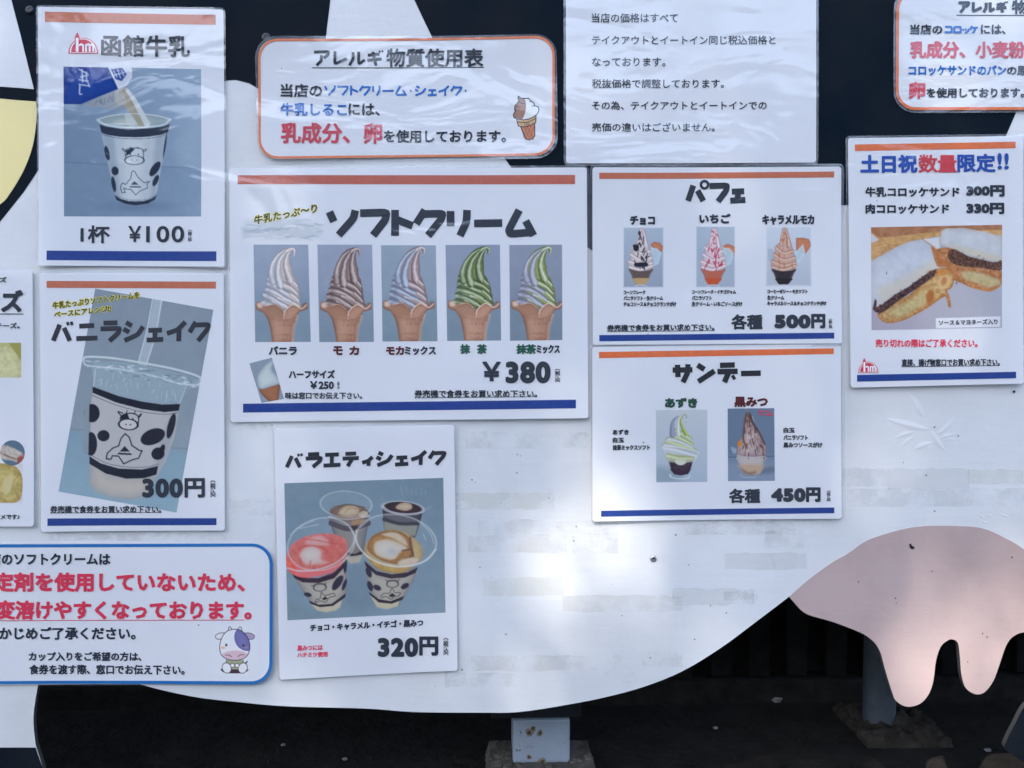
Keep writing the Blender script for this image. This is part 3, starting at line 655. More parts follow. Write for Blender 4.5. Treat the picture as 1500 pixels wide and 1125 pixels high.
def paint_azuki(P):
    p = P.frame(945, 590, 7.32); t = np.clip((p.y-75)/770, 0, 1); s = np.clip((p.x-110)/550, 0, 1); p.C[:] = lerp((178, 190, 204), (156, 174, 196), t)
    p.poly([(110, 690), (250, 700), (400, 790), (300, 850), (110, 850)], (116, 138, 154), soft=10, a=.6)
    p.poly([(190, 450), (230, 430), (560, 520), (555, 560), (500, 620), (240, 610), (215, 560)], (176, 190, 200), soft=2, a=.9)
    p.poly([(240, 600), (300, 620), (380, 640), (505, 620), (480, 720), (455, 760), (380, 775), (310, 765), (270, 720)], (54, 38, 58), soft=1.5, sm=False, shade=((36, 28, 50), 20))
    p.poly([(235, 560), (500, 560), (505, 625), (440, 640), (380, 665), (320, 640), (242, 625)], (160, 168, 148), soft=2, a=.9); p.ell(375, 625, 60, 40, (190, 198, 190), soft=1.5)
    p.line([(262, 775), (290, 800), (380, 812), (460, 800), (470, 775)], 14, (192, 206, 216), soft=1.5, a=.8); p.line([(265, 760), (262, 790)], 12, (198, 210, 218), soft=1.5, a=.7)
    T = lambda L, w, w2, l, d, at=.3: p.line(L, w, l, w2=w2, soft=1.4, tube=(l, d, at))
    W, G = (196, 204, 218), (188, 202, 174)
    T([(205, 470), (330, 500), (540, 560)], 76, 44, W, (150, 164, 176)); T([(240, 560), (370, 590), (500, 590)], 50, 30, G, (150, 160, 110))
    T([(210, 450), (330, 460), (530, 500)], 60, 30, W, (158, 168, 150)); T([(240, 400), (350, 440), (520, 490)], 62, 26, G, (140, 158, 84))
    T([(250, 385), (330, 400), (500, 470)], 52, 26, W, (148, 160, 160)); T([(290, 340), (370, 370), (500, 440)], 62, 30, G, (136, 156, 78))
    T([(330, 300), (400, 330), (485, 380)], 60, 30, G, (140, 160, 84)); T([(290, 340), (285, 260), (300, 190), (345, 145)], 66, 14, (146, 156, 184), (112, 122, 152))
    T([(350, 340), (345, 240), (360, 170), (400, 128)], 50, 14, (202, 210, 218), (156, 168, 170)); T([(430, 330), (395, 260), (375, 190), (412, 126)], 44, 10, (176, 192, 128), (120, 146, 64), .6)
    p.line([(195, 480), (225, 560), (250, 620), (270, 700)], 6, (200, 212, 220), soft=1.5, a=.6); p.line([(565, 520), (540, 590), (505, 630)], 8, (196, 208, 218), soft=1.5, a=.6)
    p.line([(418, 118), (440, 140), (432, 160)], 4, (36, 50, 40), soft=.6, a=.8); p.ell(432, 207, 5, 4, (30, 40, 40), soft=.5)
    P.grain(6, 1.2)
def paint_kuromitsu(P):
    p = P.frame(945, 590, 7.32); t = np.clip((p.y-60)/770, 0, 1); p.C[:] = lerp((98, 118, 146), (120, 138, 164), np.clip((t-.6)*5, 0, 1))
    p.line([(877, 580), (1385, 570)], 8, (66, 80, 104), soft=1.5, a=.8); p.poly([(1240, 700), (1385, 680), (1385, 740), (1200, 760)], (86, 100, 124), soft=6, a=.7)
    p.poly([(985, 560), (1280, 570), (1262, 650), (1235, 740), (1190, 765), (1060, 755), (1015, 690)], (176, 172, 178), soft=1.2, shade=((140, 140, 152), 20))
    p.poly([(1005, 660), (1250, 660), (1230, 735), (1190, 762), (1070, 752), (1020, 705)], (172, 152, 134), soft=5, a=.9); p.poly([(1025, 700), (1100, 740), (1180, 730), (1150, 765), (1060, 752)], (120, 88, 76), soft=4, a=.7)
    p.line([(1010, 770), (1060, 795), (1180, 795)], 10, (160, 180, 198), soft=2, a=.7); p.poly([(915, 470), (980, 500), (960, 540), (930, 530)], (150, 176, 192), soft=2, a=.7)
    p.poly([(985, 560), (975, 480), (980, 420), (1015, 380), (1045, 340), (1052, 260), (1060, 160), (1085, 95), (1110, 100), (1140, 190), (1180, 260), (1235, 330), (1250, 390), (1285, 440), (1290, 510), (1270, 565), (1130, 575)], (170, 158, 164), shade=((124, 108, 116), 24))
    rr = np.random.default_rng(8)
    for q in range(90):
        y = rr.uniform(120, 560); hw = 18+(y-100)*.30; x = 1110+(y-100)*.06+rr.uniform(-hw, hw); d = rr.uniform(20, 70)
        c = [(78, 58, 64), (104, 66, 56), (196, 188, 192), (60, 56, 62), (130, 96, 84)][rr.integers(5)]
        p.line([(x, y), (x+(x-1110)*.12+rr.uniform(-8, 14), y+d)], rr.uniform(6, 20), c, soft=1.3, a=.7, w2=5)
    p.line([(1110, 110), (1150, 220), (1220, 330), (1270, 440)], 22, (74, 60, 66), soft=2, a=.8); p.line([(1080, 110), (1060, 220), (1045, 380), (1080, 480)], 22, (96, 66, 62), soft=2, a=.8)
    p.poly([(985, 430), (1010, 405), (1030, 440), (1005, 470)], (184, 124, 50), soft=1.5); p.line([(985, 560), (1120, 580), (1275, 570)], 7, (196, 200, 208), soft=1.3, a=.7)
    P.grain(7, 1.2)

def paint_sandwich(P):
    p = P.frame(1265, 320, 6.62); t = np.clip((p.x-60)/1260, 0, 1); p.C[:] = lerp((158, 156, 176), (162, 170, 188), t)
    p.poly([(50, 60), (1330, 50), (1330, 170), (900, 130), (560, 210), (300, 300), (50, 430)], (186, 150, 106), soft=1, sm=False, tex=30, sc_=5)
    p.poly([(50, 60), (1330, 50), (1330, 112), (740, 128), (400, 165), (200, 186), (120, 180), (50, 130)], (156, 112, 86), sm=False, soft=2, tex=24, sc_=6)
    p.poly([(60, 150), (135, 212), (60, 245)], (184, 192, 208), sm=False); p.poly([(560, 205), (730, 185), (720, 320), (680, 340)], (196, 202, 216), sm=False)
    for q in range(5): p.line([(70, 240+q*36), (300, 200+q*26), (560, 185+q*8)], 6, (160, 124, 82), soft=3, a=.35)
    # loaves
    p.poly([(50, 420), (160, 360), (300, 280), (430, 225), (555, 205), (625, 245), (670, 300), (720, 470), (600, 545), (420, 660), (260, 760), (130, 850), (50, 900)], (182, 192, 210), soft=1.2, sm=False, tex=12, sc_=9, shade=((168, 172, 188), 30))
    p.poly([(130, 680), (400, 560), (640, 420), (720, 470), (600, 545), (420, 660), (260, 760), (140, 840)], (188, 186, 180), soft=12, sm=False, a=.8)
    p.poly([(735, 120), (790, 100), (950, 96), (1130, 130), (1325, 175), (1325, 420), (1180, 400), (1000, 360), (840, 300), (722, 250)], (186, 194, 208), soft=1.2, sm=False, tex=12, sc_=9, shade=((172, 174, 182), 22))
    p.poly([(800, 250), (1100, 320), (1325, 380), (1325, 425), (1180, 405), (850, 305)], (190, 186, 172), soft=8, sm=False, a=.8)
    p.line([(555, 205), (640, 262), (700, 330)], 9, (176, 140, 112), soft=1.4); p.line([(740, 120), (724, 190), (722, 255)], 8, (170, 150, 120), soft=1.4, a=.7)
    # fried edges and fillings
    p.poly([(640, 270), (680, 300), (760, 285), (850, 300), (920, 370), (1000, 430), (1230, 480), (1318, 520), (1322, 620), (1290, 665), (1210, 710), (1120, 695), (1020, 672), (930, 630), (860, 600), (790, 480), (700, 470), (660, 370)], (166, 118, 84), soft=1.2, tex=46, sc_=3.2)
    p.poly([(810, 320), (860, 300), (940, 340), (1020, 378), (1180, 415), (1260, 430), (1318, 410), (1322, 500), (1230, 500), (1100, 480), (960, 470), (850, 440), (800, 380)], (88, 66, 62), soft=1.4, tex=44, sc_=2.2)
    p.poly([(930, 520), (1060, 520), (1200, 560), (1290, 600), (1300, 640), (1200, 670), (1080, 630), (960, 590)], (180, 168, 132), soft=4, tex=26, sc_=4)
    p.line([(1000, 655), (1110, 688), (1210, 700), (1295, 660)], 16, (184, 126, 74), soft=2, a=.8); p.line([(660, 290), (700, 380), (760, 430), (850, 520)], 28, (172, 106, 66), soft=4, a=.7)
    p.poly([(640, 540), (700, 495), (780, 480), (840, 520), (858, 600), (830, 680), (790, 700), (815, 770), (826, 860), (800, 850), (775, 760), (700, 800), (600, 870), (490, 930), (380, 985), (260, 1015), (180, 1005), (120, 940), (170, 880), (300, 800), (430, 740)], (172, 146, 104), soft=1.2, tex=40, sc_=3.6, shade=((158, 104, 58), 22))
    p.poly([(250, 900), (420, 810), (560, 720), (640, 700), (600, 800), (480, 880), (330, 950)], (176, 164, 124), soft=6, tex=30, sc_=4)
    p.poly([(700, 600), (780, 540), (830, 590), (800, 670), (720, 690)], (190, 164, 124), soft=4); p.ell(760, 610, 26, 42, (160, 100, 58), rot=20, soft=3, a=.7); p.ell(626, 760, 38, 68, (150, 88, 48), rot=8, soft=3, a=.85)
    p.poly([(600, 520), (690, 500), (760, 490), (800, 540), (700, 560)], (180, 120, 66), soft=4, a=.7)
    p.poly([(72, 880), (95, 780), (112, 800), (110, 860), (160, 840), (280, 745), (420, 665), (520, 590), (610, 525), (690, 490), (670, 560), (560, 640), (440, 720), (320, 800), (220, 880), (140, 925), (95, 905)], (72, 54, 58), soft=1.4, sm=False, tex=46, sc_=2.0)
    rr = np.random.default_rng(2)
    for q in range(70):
        t_ = rr.uniform(0, 1); x = 110+t_*560+rr.normal(0, 14); y = 880-t_*370+rr.normal(0, 12); p.ell(x, y, rr.uniform(4, 11), rr.uniform(4, 9), [(60, 44, 50), (118, 84, 74), (50, 38, 44)][rr.integers(3)], soft=.8, a=.8)
    for q in range(60):
        t_ = rr.uniform(0, 1); x = 830+t_*480+rr.normal(0, 14); y = 345+t_*120+rr.normal(0, 24); p.ell(x, y, rr.uniform(4, 12), rr.uniform(4, 9), [(60, 46, 50), (140, 98, 78), (96, 70, 62)][rr.integers(3)], soft=.8, a=.7)
    p.ell(208, 532, 5, 16, (50, 60, 80), soft=.5, a=.8); p.ell(880, 630, 8, 8, (70, 70, 80), soft=.8)
    p.poly([(680, 968), (1303, 950), (1300, 1050), (682, 1066)], (204, 212, 228), sm=False)
    P.grain(8, 1.4)

def paint_variety(P):
    p = P.frame(410, 695, 5.232); t = np.clip((p.y-40)/1050, 0, 1); s = np.clip((p.x-40)/1220, 0, 1)
    p.C[:] = lerp((108, 132, 152), (122, 146, 166), np.clip(.3+t*.8-abs(s-.5)*.5, 0, 1))
    p.poly([(500, 760), (640, 700), (760, 1000), (620, 1060), (480, 1000)], (104, 124, 142), soft=20, a=.5)
    p.poly([(60, 980), (250, 1020), (500, 1080), (300, 1110), (60, 1110)], (112, 134, 146), soft=14, a=.5)
    C1, B = (168, 166, 160), (50, 46, 60)
    def clear_rim(cx, cy, rx, ry, rot, w, a=.8):
        p.ell(cx, cy, rx, ry, (150, 168, 182), rot=rot, soft=2, a=.22); p.ell(cx, cy, rx, ry, (196, 204, 212), rot=rot, ring=w, soft=1.2, a=a); p.ell(cx, cy, rx-w, ry-w, (120, 136, 150), rot=rot, ring=w*.5, soft=1.2, a=a*.5)
    # back left cup
    p.poly([(375, 330), (690, 330), (640, 600), (600, 660), (540, 672), (480, 640), (420, 470)], (132, 126, 124), sm=False, shade=((84, 82, 92), 26))
    p.line([(395, 370), (530, 412), (680, 370)], 40, (64, 56, 66), soft=1.5); p.line([(520, 600), (575, 615), (635, 590)], 22, B, soft=1.5); p.poly([(500, 630), (640, 610), (610, 670), (540, 680)], (168, 164, 156), soft=2, sm=False)
    p.ell(535, 285, 150, 58, (150, 116, 92), rot=3, shade=(98, 76, 66)); 
    for L in ([(400, 290), (470, 240), (540, 228), (650, 250)], [(420, 300), (480, 262), (560, 250)], [(600, 300), (640, 270), (680, 290)]): p.line(L, 10, (78, 56, 52), soft=2, a=.8)
    p.poly([(450, 290), (500, 240), (570, 236), (610, 262), (590, 310), (500, 318)], (196, 178, 152), shade=((160, 130, 104), 20)); p.line([(500, 290), (540, 255), (590, 262)], 8, (176, 130, 84), soft=2); p.poly([(600, 300), (650, 275), (680, 300), (640, 330)], (184, 164, 142), soft=2)
    p.poly([(560, 350), (650, 335), (620, 380), (560, 385)], (164, 132, 100), soft=3, a=.8)
    clear_rim(510, 225, 196, 100, 3, 7, .55); p.line([(380, 320), (530, 340), (690, 312)], 10, (200, 204, 210), soft=1.6, a=.7)
    # back right cup
    p.poly([(788, 250), (1100, 270), (1060, 420), (1040, 480), (880, 470), (800, 420)], (78, 76, 88), sm=False, shade=((52, 50, 64), 24))
    p.poly([(800, 350), (1060, 380), (1040, 470), (800, 420)], (146, 146, 132), soft=3, sm=False, a=.8); p.line([(800, 340), (920, 372), (1060, 372)], 26, (38, 38, 48), soft=2)
    p.ell(945, 250, 150, 46, (70, 54, 62), rot=5, shade=(44, 38, 50)); p.poly([(890, 255), (910, 225), (960, 210), (1010, 225), (1012, 258), (960, 275)], (190, 176, 156), shade=((150, 134, 122), 16))
    p.ell(945, 253, 156, 50, (176, 184, 194), rot=5, ring=8, soft=1.2, a=.8)
    p.line([(790, 240), (860, 282), (980, 298), (1090, 285)], 9, (190, 196, 204), soft=1.4, a=.8); p.line([(1100, 280), (1160, 240)], 4, (170, 184, 196), soft=1.5, a=.7)
    # front cups
    def front(dx, dy, cl, k):
        X = lambda L: [(a*k+dx, b+dy) for a, b in L]
        p.poly(X([(90, 745), (250, 800), (400, 760), (515, 650), (515, 780), (508, 905), (470, 990), (440, 1030), (370, 1050), (290, 1035), (245, 985), (180, 890), (125, 800)]), C1, sm=False, shade=((122, 122, 128), 30))
        p.poly(X([(240, 985), (340, 1005), (480, 960), (465, 1010), (430, 1036), (360, 1050), (290, 1036)]), (182, 178, 162), sm=False, soft=2)
        p.poly(X([(92, 748), (180, 785), (300, 790), (420, 742), (516, 650), (514, 690), (420, 790), (300, 826), (180, 822), (118, 790)]), (56, 46, 62), sm=False)
        p.poly(X([(225, 960), (300, 992), (400, 985), (508, 905), (504, 935), (410, 1002), (310, 1010), (240, 985)]), B, sm=False)
        for e in ((446, 825, 28, 66, 34), (505, 705, 12, 46, 6), (218, 915, 30, 16, 15), (498, 840, 14, 46, 20)): p.ell(e[0]*k+dx, e[1]+dy, e[2], e[3], (52, 50, 72), rot=e[4], soft=1)
        L = lambda Q, w=5: p.line(X(Q), w, (50, 48, 62), soft=.9, a=.9)
        p.ell(310*k+dx, 862+dy, 48, 26, (50, 48, 62), rot=-3, ring=5, soft=.9, a=.9); L([(262, 860), (270, 838), (310, 828), (352, 836), (358, 860)]); L([(262, 850), (244, 846)]); L([(350, 838), (356, 822)])
        L([(275, 975), (285, 950), (312, 945), (322, 896), (345, 920), (380, 915), (415, 905), (425, 925), (382, 938), (355, 972), (312, 962), (275, 978)]); p.poly(X([(325, 948), (350, 928), (372, 945), (345, 958)]), B, sm=False)
    front(0, 0, None, 1); 
    p.poly([(55, 700), (60, 600), (110, 520), (220, 465), (350, 448), (460, 465), (515, 510), (520, 590), (480, 680), (380, 750), (200, 786), (95, 755)], (202, 88, 80), shade=((208, 104, 104), 30), tex=24, sc_=5)
    p.poly([(130, 700), (300, 740), (470, 690), (400, 755), (220, 786), (120, 760)], (206, 116, 128), soft=5, sm=False, a=.8)
    p.poly([(195, 520), (240, 480), (330, 470), (385, 530), (330, 540), (240, 540)], (208, 160, 160), soft=4, a=.85); p.poly([(150, 620), (190, 560), (260, 545), (320, 580), (320, 640), (380, 670), (290, 690), (200, 690)], (204, 178, 176), soft=4, shade=((206, 130, 124), 18)); p.ell(250, 610, 66, 50, (206, 198, 196), soft=10, a=.8)
    for L in ([(140, 560), (240, 540), (330, 560), (390, 610)], [(180, 490), (280, 500), (380, 520), (480, 530)], [(160, 640), (180, 710)], [(240, 660), (230, 700)]): p.line(L, 9, (190, 62, 58), soft=2.5, a=.7)
    front(1580, 0, None, -1) if False else None
    # front right cup wall
    p.poly([(650, 655), (760, 740), (880, 765), (1060, 700), (1030, 800), (960, 930), (900, 1010), (820, 1025), (750, 1010), (690, 880), (660, 760)], C1, sm=False, shade=((122, 122, 128), 30))
    p.poly([(700, 930), (800, 975), (920, 950), (905, 1005), (820, 1028), (745, 1010)], (184, 180, 160), sm=False, soft=2)
    p.poly([(648, 655), (740, 735), (860, 760), (980, 745), (1060, 705), (1040, 750), (960, 785), (850, 792), (740, 765), (662, 700)], (56, 46, 62), sm=False)
    p.poly([(685, 895), (760, 950), (850, 965), (955, 925), (940, 955), (860, 985), (760, 975), (692, 915)], B, sm=False)
    for e in ((684, 745, 20, 42, -20), (748, 862, 32, 20, 25), (960, 850, 34, 20, -30), (694, 850, 20, 40, -20)): p.ell(*e[:4], (52, 50, 72), rot=e[4], soft=1)
    L = lambda Q, w=5: p.line(Q, w, (50, 48, 62), soft=.9, a=.9)
    p.ell(865, 835, 44, 25, (50, 48, 62), ring=5, soft=.9, a=.9); L([(822, 830), (830, 810), (865, 805), (905, 812), (908, 836)]); L([(822, 812), (812, 800)]); L([(905, 812), (918, 800)])
    L([(775, 930), (800, 905), (840, 905), (862, 868), (885, 900), (925, 900), (910, 925), (880, 930), (855, 950), (815, 930), (780, 940)]); p.poly([(835, 925), (862, 902), (890, 922), (860, 936)], B, sm=False)
    p.poly([(650, 600), (680, 500), (760, 440), (870, 418), (980, 450), (1070, 520), (1100, 600), (1070, 660), (960, 740), (860, 752), (740, 712)], (186, 160, 104), shade=((160, 132, 84), 26), tex=20, sc_=5)
    p.poly([(672, 560), (700, 480), (780, 435), (880, 425), (970, 460), (1010, 530), (1020, 610), (960, 650), (900, 680), (800, 660), (710, 610)], (164, 110, 52), shade=((120, 70, 36), 16), tex=20, sc_=4)
    p.poly([(720, 560), (740, 510), (820, 490), (900, 510), (980, 560), (920, 600), (880, 650), (800, 640), (740, 610)], (206, 202, 198), soft=3, shade=((190, 164, 128), 22)); p.poly([(780, 455), (880, 440), (950, 480), (980, 540), (930, 520), (860, 480)], (204, 190, 168), soft=3, a=.85)
    p.ell(858, 590, 40, 28, (176, 176, 182), soft=7, a=.8); p.line([(1000, 480), (1010, 560), (1022, 620)], 18, (96, 52, 34), soft=2, a=.9); p.line([(940, 580), (1000, 570), (1020, 600), (1000, 630)], 12, (84, 46, 34), soft=2, a=.9); p.line([(850, 660), (900, 640), (960, 590)], 9, (150, 90, 44), soft=2)
    p.poly([(905, 670), (960, 640), (1060, 640), (1030, 690), (940, 700)], (206, 188, 170), soft=3, a=.9)
    clear_rim(320, 530, 262, 196, -16, 11, .5); clear_rim(893, 500, 308, 196, 8, 11, .5); p.line([(60, 712), (160, 735), (300, 722), (440, 668), (540, 570), (574, 480), (540, 400)], 13, (198, 204, 212), soft=1.6, a=.7, w2=8); p.line([(590, 420), (592, 520), (680, 630), (820, 690), (960, 700), (1110, 660), (1195, 570)], 9, (200, 206, 214), soft=1.6, a=.75, w2=13)
    for q in ([(80, 460), (150, 400), (260, 350)], [(150, 410), (300, 380)], [(620, 400), (680, 350)], [(1060, 350), (1150, 440), (1180, 520)], [(1100, 450), (1120, 500)]): p.line(q, 5, (204, 212, 220), soft=1.6, a=.6)
    for q in range(6): p.line([(930+q*38, 80+q*8), (940+q*36, 150)], 6, (150, 170, 184), soft=3, a=.4)
    P.mottle(8, 10); P.grain(6, 1.1)

def paint_cheese(P):
    p = P.frame(0, 390, 2.814); t = np.clip((p.y-315)/145, 0, 1); p.C[:] = lerp((176, 182, 134), (196, 198, 156), t)
    p.poly([(-80, 470), (-60, 380), (34, 318), (90, 385), (95, 470)], (194, 196, 158), tex=20, sc_=5, shade=((172, 176, 126), 20)); p.poly([(40, 316), (95, 316), (95, 390)], (150, 150, 88), sm=False, soft=2)
    p.poly([(-240, 460), (-180, 350), (-90, 320), (-80, 470)], (186, 188, 144), tex=20, sc_=5); P.grain(16, 1.6)
def paint_dish(P):
    p = P.frame(0, 390, 2.814); p.bgd((84, 108, 134)); p.poly([(5, 745), (40, 740), (105, 775), (106, 815), (60, 800), (10, 790)], (176, 172, 168), tex=40, sc_=2.5); p.poly([(80, 785), (106, 780), (100, 818), (78, 812)], (150, 76, 74), soft=1.5); p.line([(10, 770), (60, 790), (100, 800)], 6, (120, 90, 84), soft=2)
    P.grain(12)
def paint_bread(P):
    p = P.frame(0, 390, 2.814); p.bgd((196, 200, 212)); p.poly([(-110, 815), (-20, 806), (60, 818), (95, 860), (98, 925), (80, 968), (10, 975), (-110, 972)], (176, 164, 108), tex=36, sc_=4, shade=((150, 126, 74), 10)); p.poly([(20, 880), (60, 860), (50, 920), (24, 940)], (190, 182, 140), soft=2); P.grain(14, 1.5)
def paint_cowface(P):
    p = P.frame(290, 900, 10.22); p.bgd((206, 215, 231)); O = (62, 54, 72)
    p.poly([(360, 810), (400, 790), (720, 790), (768, 815), (700, 850), (560, 860), (420, 850)], (70, 52, 66), soft=.6)
    p.line([(700, 720), (740, 700), (755, 680)], 26, (62, 56, 70), w2=14, soft=.6)
    p.poly([(440, 660), (690, 660), (700, 740), (640, 800), (500, 800), (430, 730)], (148, 160, 132), sm=False, soft=.6); p.line([(445, 660), (440, 720), (510, 740)], 9, O, soft=.6); p.line([(690, 660), (696, 710), (640, 745)], 9, O, soft=.6)
    for s in (-1, 1):
        cx = 568+s*120; p.ell(cx, 780, 66, 78, (214, 220, 232), rot=s*24, soft=.6); p.ell(cx, 780, 66, 78, O, rot=s*24, ring=9, soft=.6)
        p.ell(568+s*34, 742, 32, 30, (214, 220, 228), soft=.6); p.ell(568+s*34, 742, 32, 30, O, ring=8, soft=.6)
    for s, c in ((-1, (208, 214, 230)), (1, (160, 150, 190))):
        p.poly([(568+s*140, 270), (568+s*220, 262), (568+s*290, 300), (568+s*270, 350), (568+s*190, 345)], c, soft=.6); q = smooth_closed([(568+s*140, 270), (568+s*220, 262), (568+s*290, 300), (568+s*270, 350), (568+s*190, 345)], 4); p.line(np.vstack([q, q[:1]]), 9, O, sm=False, soft=.6)
        p.line([(568+s*100, 225), (568+s*92, 180), (568+s*70, 172), (568+s*50, 200)], 10, O, soft=.6)
    face = [(568, 205), (660, 225), (740, 300), (785, 400), (790, 500), (750, 600), (670, 650), (568, 665), (450, 648), (370, 590), (342, 500), (350, 400), (395, 290), (470, 225)]
    p.poly(face, (214, 220, 234), soft=.6)
    p.poly([(600, 210), (660, 225), (740, 300), (785, 400), (788, 500), (770, 528), (690, 515), (610, 460), (565, 370), (562, 280)], (118, 118, 172), soft=.6, shade=((98, 102, 164), 60))
    p.poly([(380, 590), (420, 550), (500, 528), (600, 522), (700, 540), (762, 580), (745, 605), (670, 648), (568, 660), (450, 645)], (198, 172, 190), soft=2, a=.9)
    q = smooth_closed(face, 4); p.line(np.vstack([q, q[:1]]), 11, O, sm=False, soft=.6)
    for x in (440, 700): p.ell(x, 440, 18, 20, (34, 44, 58), soft=.6); p.ell(x+6, 432, 6, 6, (200, 208, 220), soft=.5)
    p.ell(390, 480, 34, 16, (212, 172, 148), soft=1.5); p.ell(740, 480, 30, 16, (160, 130, 150), soft=1.5, a=.7)
    p.line([(428, 592), (475, 588), (520, 615)], 9, O, soft=.6); p.line([(615, 612), (650, 588), (705, 582)], 9, O, soft=.6)
def paint_coneicon(P):
    p = P.frame(740, 130, 12.5); p.bgd((206, 215, 231)); O = (38, 44, 66)
    p.poly([(285, 710), (540, 650), (540, 880), (500, 930), (430, 950), (365, 930)], (186, 130, 108), sm=False, soft=.5)
    for k in range(-3, 5):
        p.line([(280+k*60, 700), (400+k*60, 950)], 8, (120, 74, 72), soft=.5, a=.8) if -1 < k < 3 else None
        p.line([(350+k*60, 700), (270+k*60, 900)], 8, (120, 74, 72), soft=.5, a=.8) if 0 < k < 4 else None
    p.line([(285, 715), (365, 930), (430, 950), (500, 930), (538, 880), (538, 650)], 15, O, soft=.5, sm=False)
    p.poly([(205, 570), (560, 500), (560, 630), (400, 700), (240, 700)], (190, 166, 136), sm=False, soft=.5); p.line([(205, 570), (240, 695), (330, 712), (450, 690), (558, 632), (562, 500)], 14, O, sm=False, soft=.5); p.line([(225, 620), (400, 625), (550, 560)], 12, O, soft=.5)
    for x in (350, 385, 410, 430): p.line([(x, 680), (x+12, 640)], 8, O, soft=.5)
    b = [(235, 145), (290, 185), (350, 192), (430, 190), (470, 240), (520, 265), (538, 325), (600, 345), (618, 400), (590, 470), (530, 520), (440, 565), (340, 582), (240, 575), (160, 545), (145, 490), (190, 410), (165, 380), (180, 320), (250, 240), (235, 200)]
    p.poly(b, (214, 222, 232), soft=.5, sm=False); p.poly([(235, 145), (290, 185), (350, 192), (378, 280), (378, 380), (350, 490), (310, 575), (240, 575), (160, 545), (145, 490), (190, 410), (165, 380), (180, 320), (250, 240), (235, 200)], (158, 128, 118), sm=False, soft=.6, shade=((142, 116, 112), 50))
    p.line(b+[b[0]], 15, O, sm=False, soft=.5); p.line([(250, 250), (300, 280), (350, 280)], 10, O, soft=.5); p.line([(450, 250), (480, 238)], 10, O, soft=.5); p.line([(490, 335), (540, 325)], 12, O, soft=.5); p.line([(165, 408), (205, 405)], 10, O, soft=.5)

def shape(P, name, pts, col, layer=.0004):
    V = np.array(pts, float); return mesh(name, P.map(V, layer), [list(range(len(V)))[::-1]], I(col), P.root)
def logo(P, z, x0, y0, x1, y1):
    "red dome with a spire and the letters hm"
    f = lambda a, b: z.p(x0+(x1-x0)*a/100, y0+(y1-y0)*b/100); R = (172, 50, 74); Wt = (204, 210, 226)
    dome = lambda r, by: [f(50+r*math.cos(t), by-r*1.5*math.sin(t)) for t in np.linspace(0, math.pi, 25)]
    shape(P, 'logo', dome(50, 100), R, .0005); shape(P, 'logo', dome(45.5, 97), Wt, .00056); shape(P, 'logo', dome(41, 94), R, .00062)
    shape(P, 'logo', [f(22, 94), f(22, 22), f(28, 4), f(30, 0), f(32, 4), f(38, 22), f(38, 94)], R, .00068)
    shape(P, 'logo', [f(25.5, 92), f(25.5, 26), f(34.5, 26), f(34.5, 92)], Wt, .00074)
    for L in ([f(36, 62), f(44, 56), f(50, 62), f(50, 92)], [f(60, 92), f(60, 56), f(60, 60), f(68, 57), f(72, 62), f(72, 92)], [f(72.4, 62), f(79, 57), f(84, 62), f(84, 92)]):
        V, F = strip_mesh(np.array(L), (x1-x0)/z.k*.065); mesh('logo', P.map(V, .0008), F, I(Wt), P.root)
    for n_, bx in ((1, 50),): V, F = strip_mesh(np.array([f(41, 92), f(41, 64)]), 0.01)
def rrect(x0, y0, x1, y1, r, slope=0, n=8, x_ref=None):
    out = []
    for cx, cy, a in ((x1-r, y0+r, -90), (x1-r, y1-r, 0), (x0+r, y1-r, 90), (x0+r, y0+r, 180)):
        for k in range(n+1):
            t = math.radians(a+90*k/n); out.append((cx+r*math.cos(t), cy+r*math.sin(t)))
    o = [(x, y+slope*(x-x0)) for x, y in out]
    P = []
    for a, b in zip(o, o[1:]+o[:1]):                     # long sides get steps so they follow the sheet
        m = max(1, int(math.dist(a, b)/14)); P += [(a[0]+(b[0]-a[0])*k/m, a[1]+(b[1]-a[1])*k/m) for k in range(m)]
    return P
def uline(P, z, x0, y0, x1, y1, w=1.0, col=K0):
    a, b = z.p(x0, y0), z.p(x1, y1); n = max(2, int(math.dist(a, b)/14)); L = [(a[0]+(b[0]-a[0])*k/n, a[1]+(b[1]-a[1])*k/n) for k in range(n+1)]
    P.strip('underline', L, w, col)

# ------------------------------------------------------------------ the cow-shaped signboard
BT = .007                                                    # board thickness
belly = [(52, 1090), (49, 1050), (56, 1003), (64, 985), (120, 975), (185, 990), (204, 1002), (280, 1020), (345, 1028), (420, 1034.6), (537, 1038), (607, 1043), (700, 1044), (760, 1043), (833, 1032), (888, 1021), (943, 1006), (998, 984), (1053, 951), (1108, 910.5), (1156, 874)]
udder = [(1167, 888), (1183, 900), (1217, 910), (1247, 921), (1270, 932), (1287, 950), (1297, 983), (1307, 1015), (1313, 1027), (1328, 1035), (1347, 1031), (1360, 1017), (1367, 997), (1371, 967), (1378, 947), (1388, 938), (1395, 936.5), (1403, 942), (1406, 963), (1408, 987), (1413, 1005), (1422, 1014), (1432, 1017), (1443, 1013), (1455, 997), (1465, 970), (1473, 947), (1483, 933), (1500, 926), (1530, 928), (1552, 950), (1545, 990)]
foot = [(1520, 1018), (1500, 1036), (1488, 1058), (1474, 1086), (1474, 1098), (1496, 1114), (1530, 1135), (1560, 1180), (1570, 1226), (1700, 1226), (1690, 1100), (1700, 980), (1760, 880)]
top_udder = [(1156, 874), (1183, 850), (1217, 825), (1243, 810), (1267, 793), (1297, 782), (1333, 773), (1367, 770), (1417, 771), (1443, 775), (1470, 787), (1500, 805), (1550, 850), (1600, 905), (1618, 960)]
def so_(P, n=4): return [tuple(q) for q in smooth_open(P, n)]
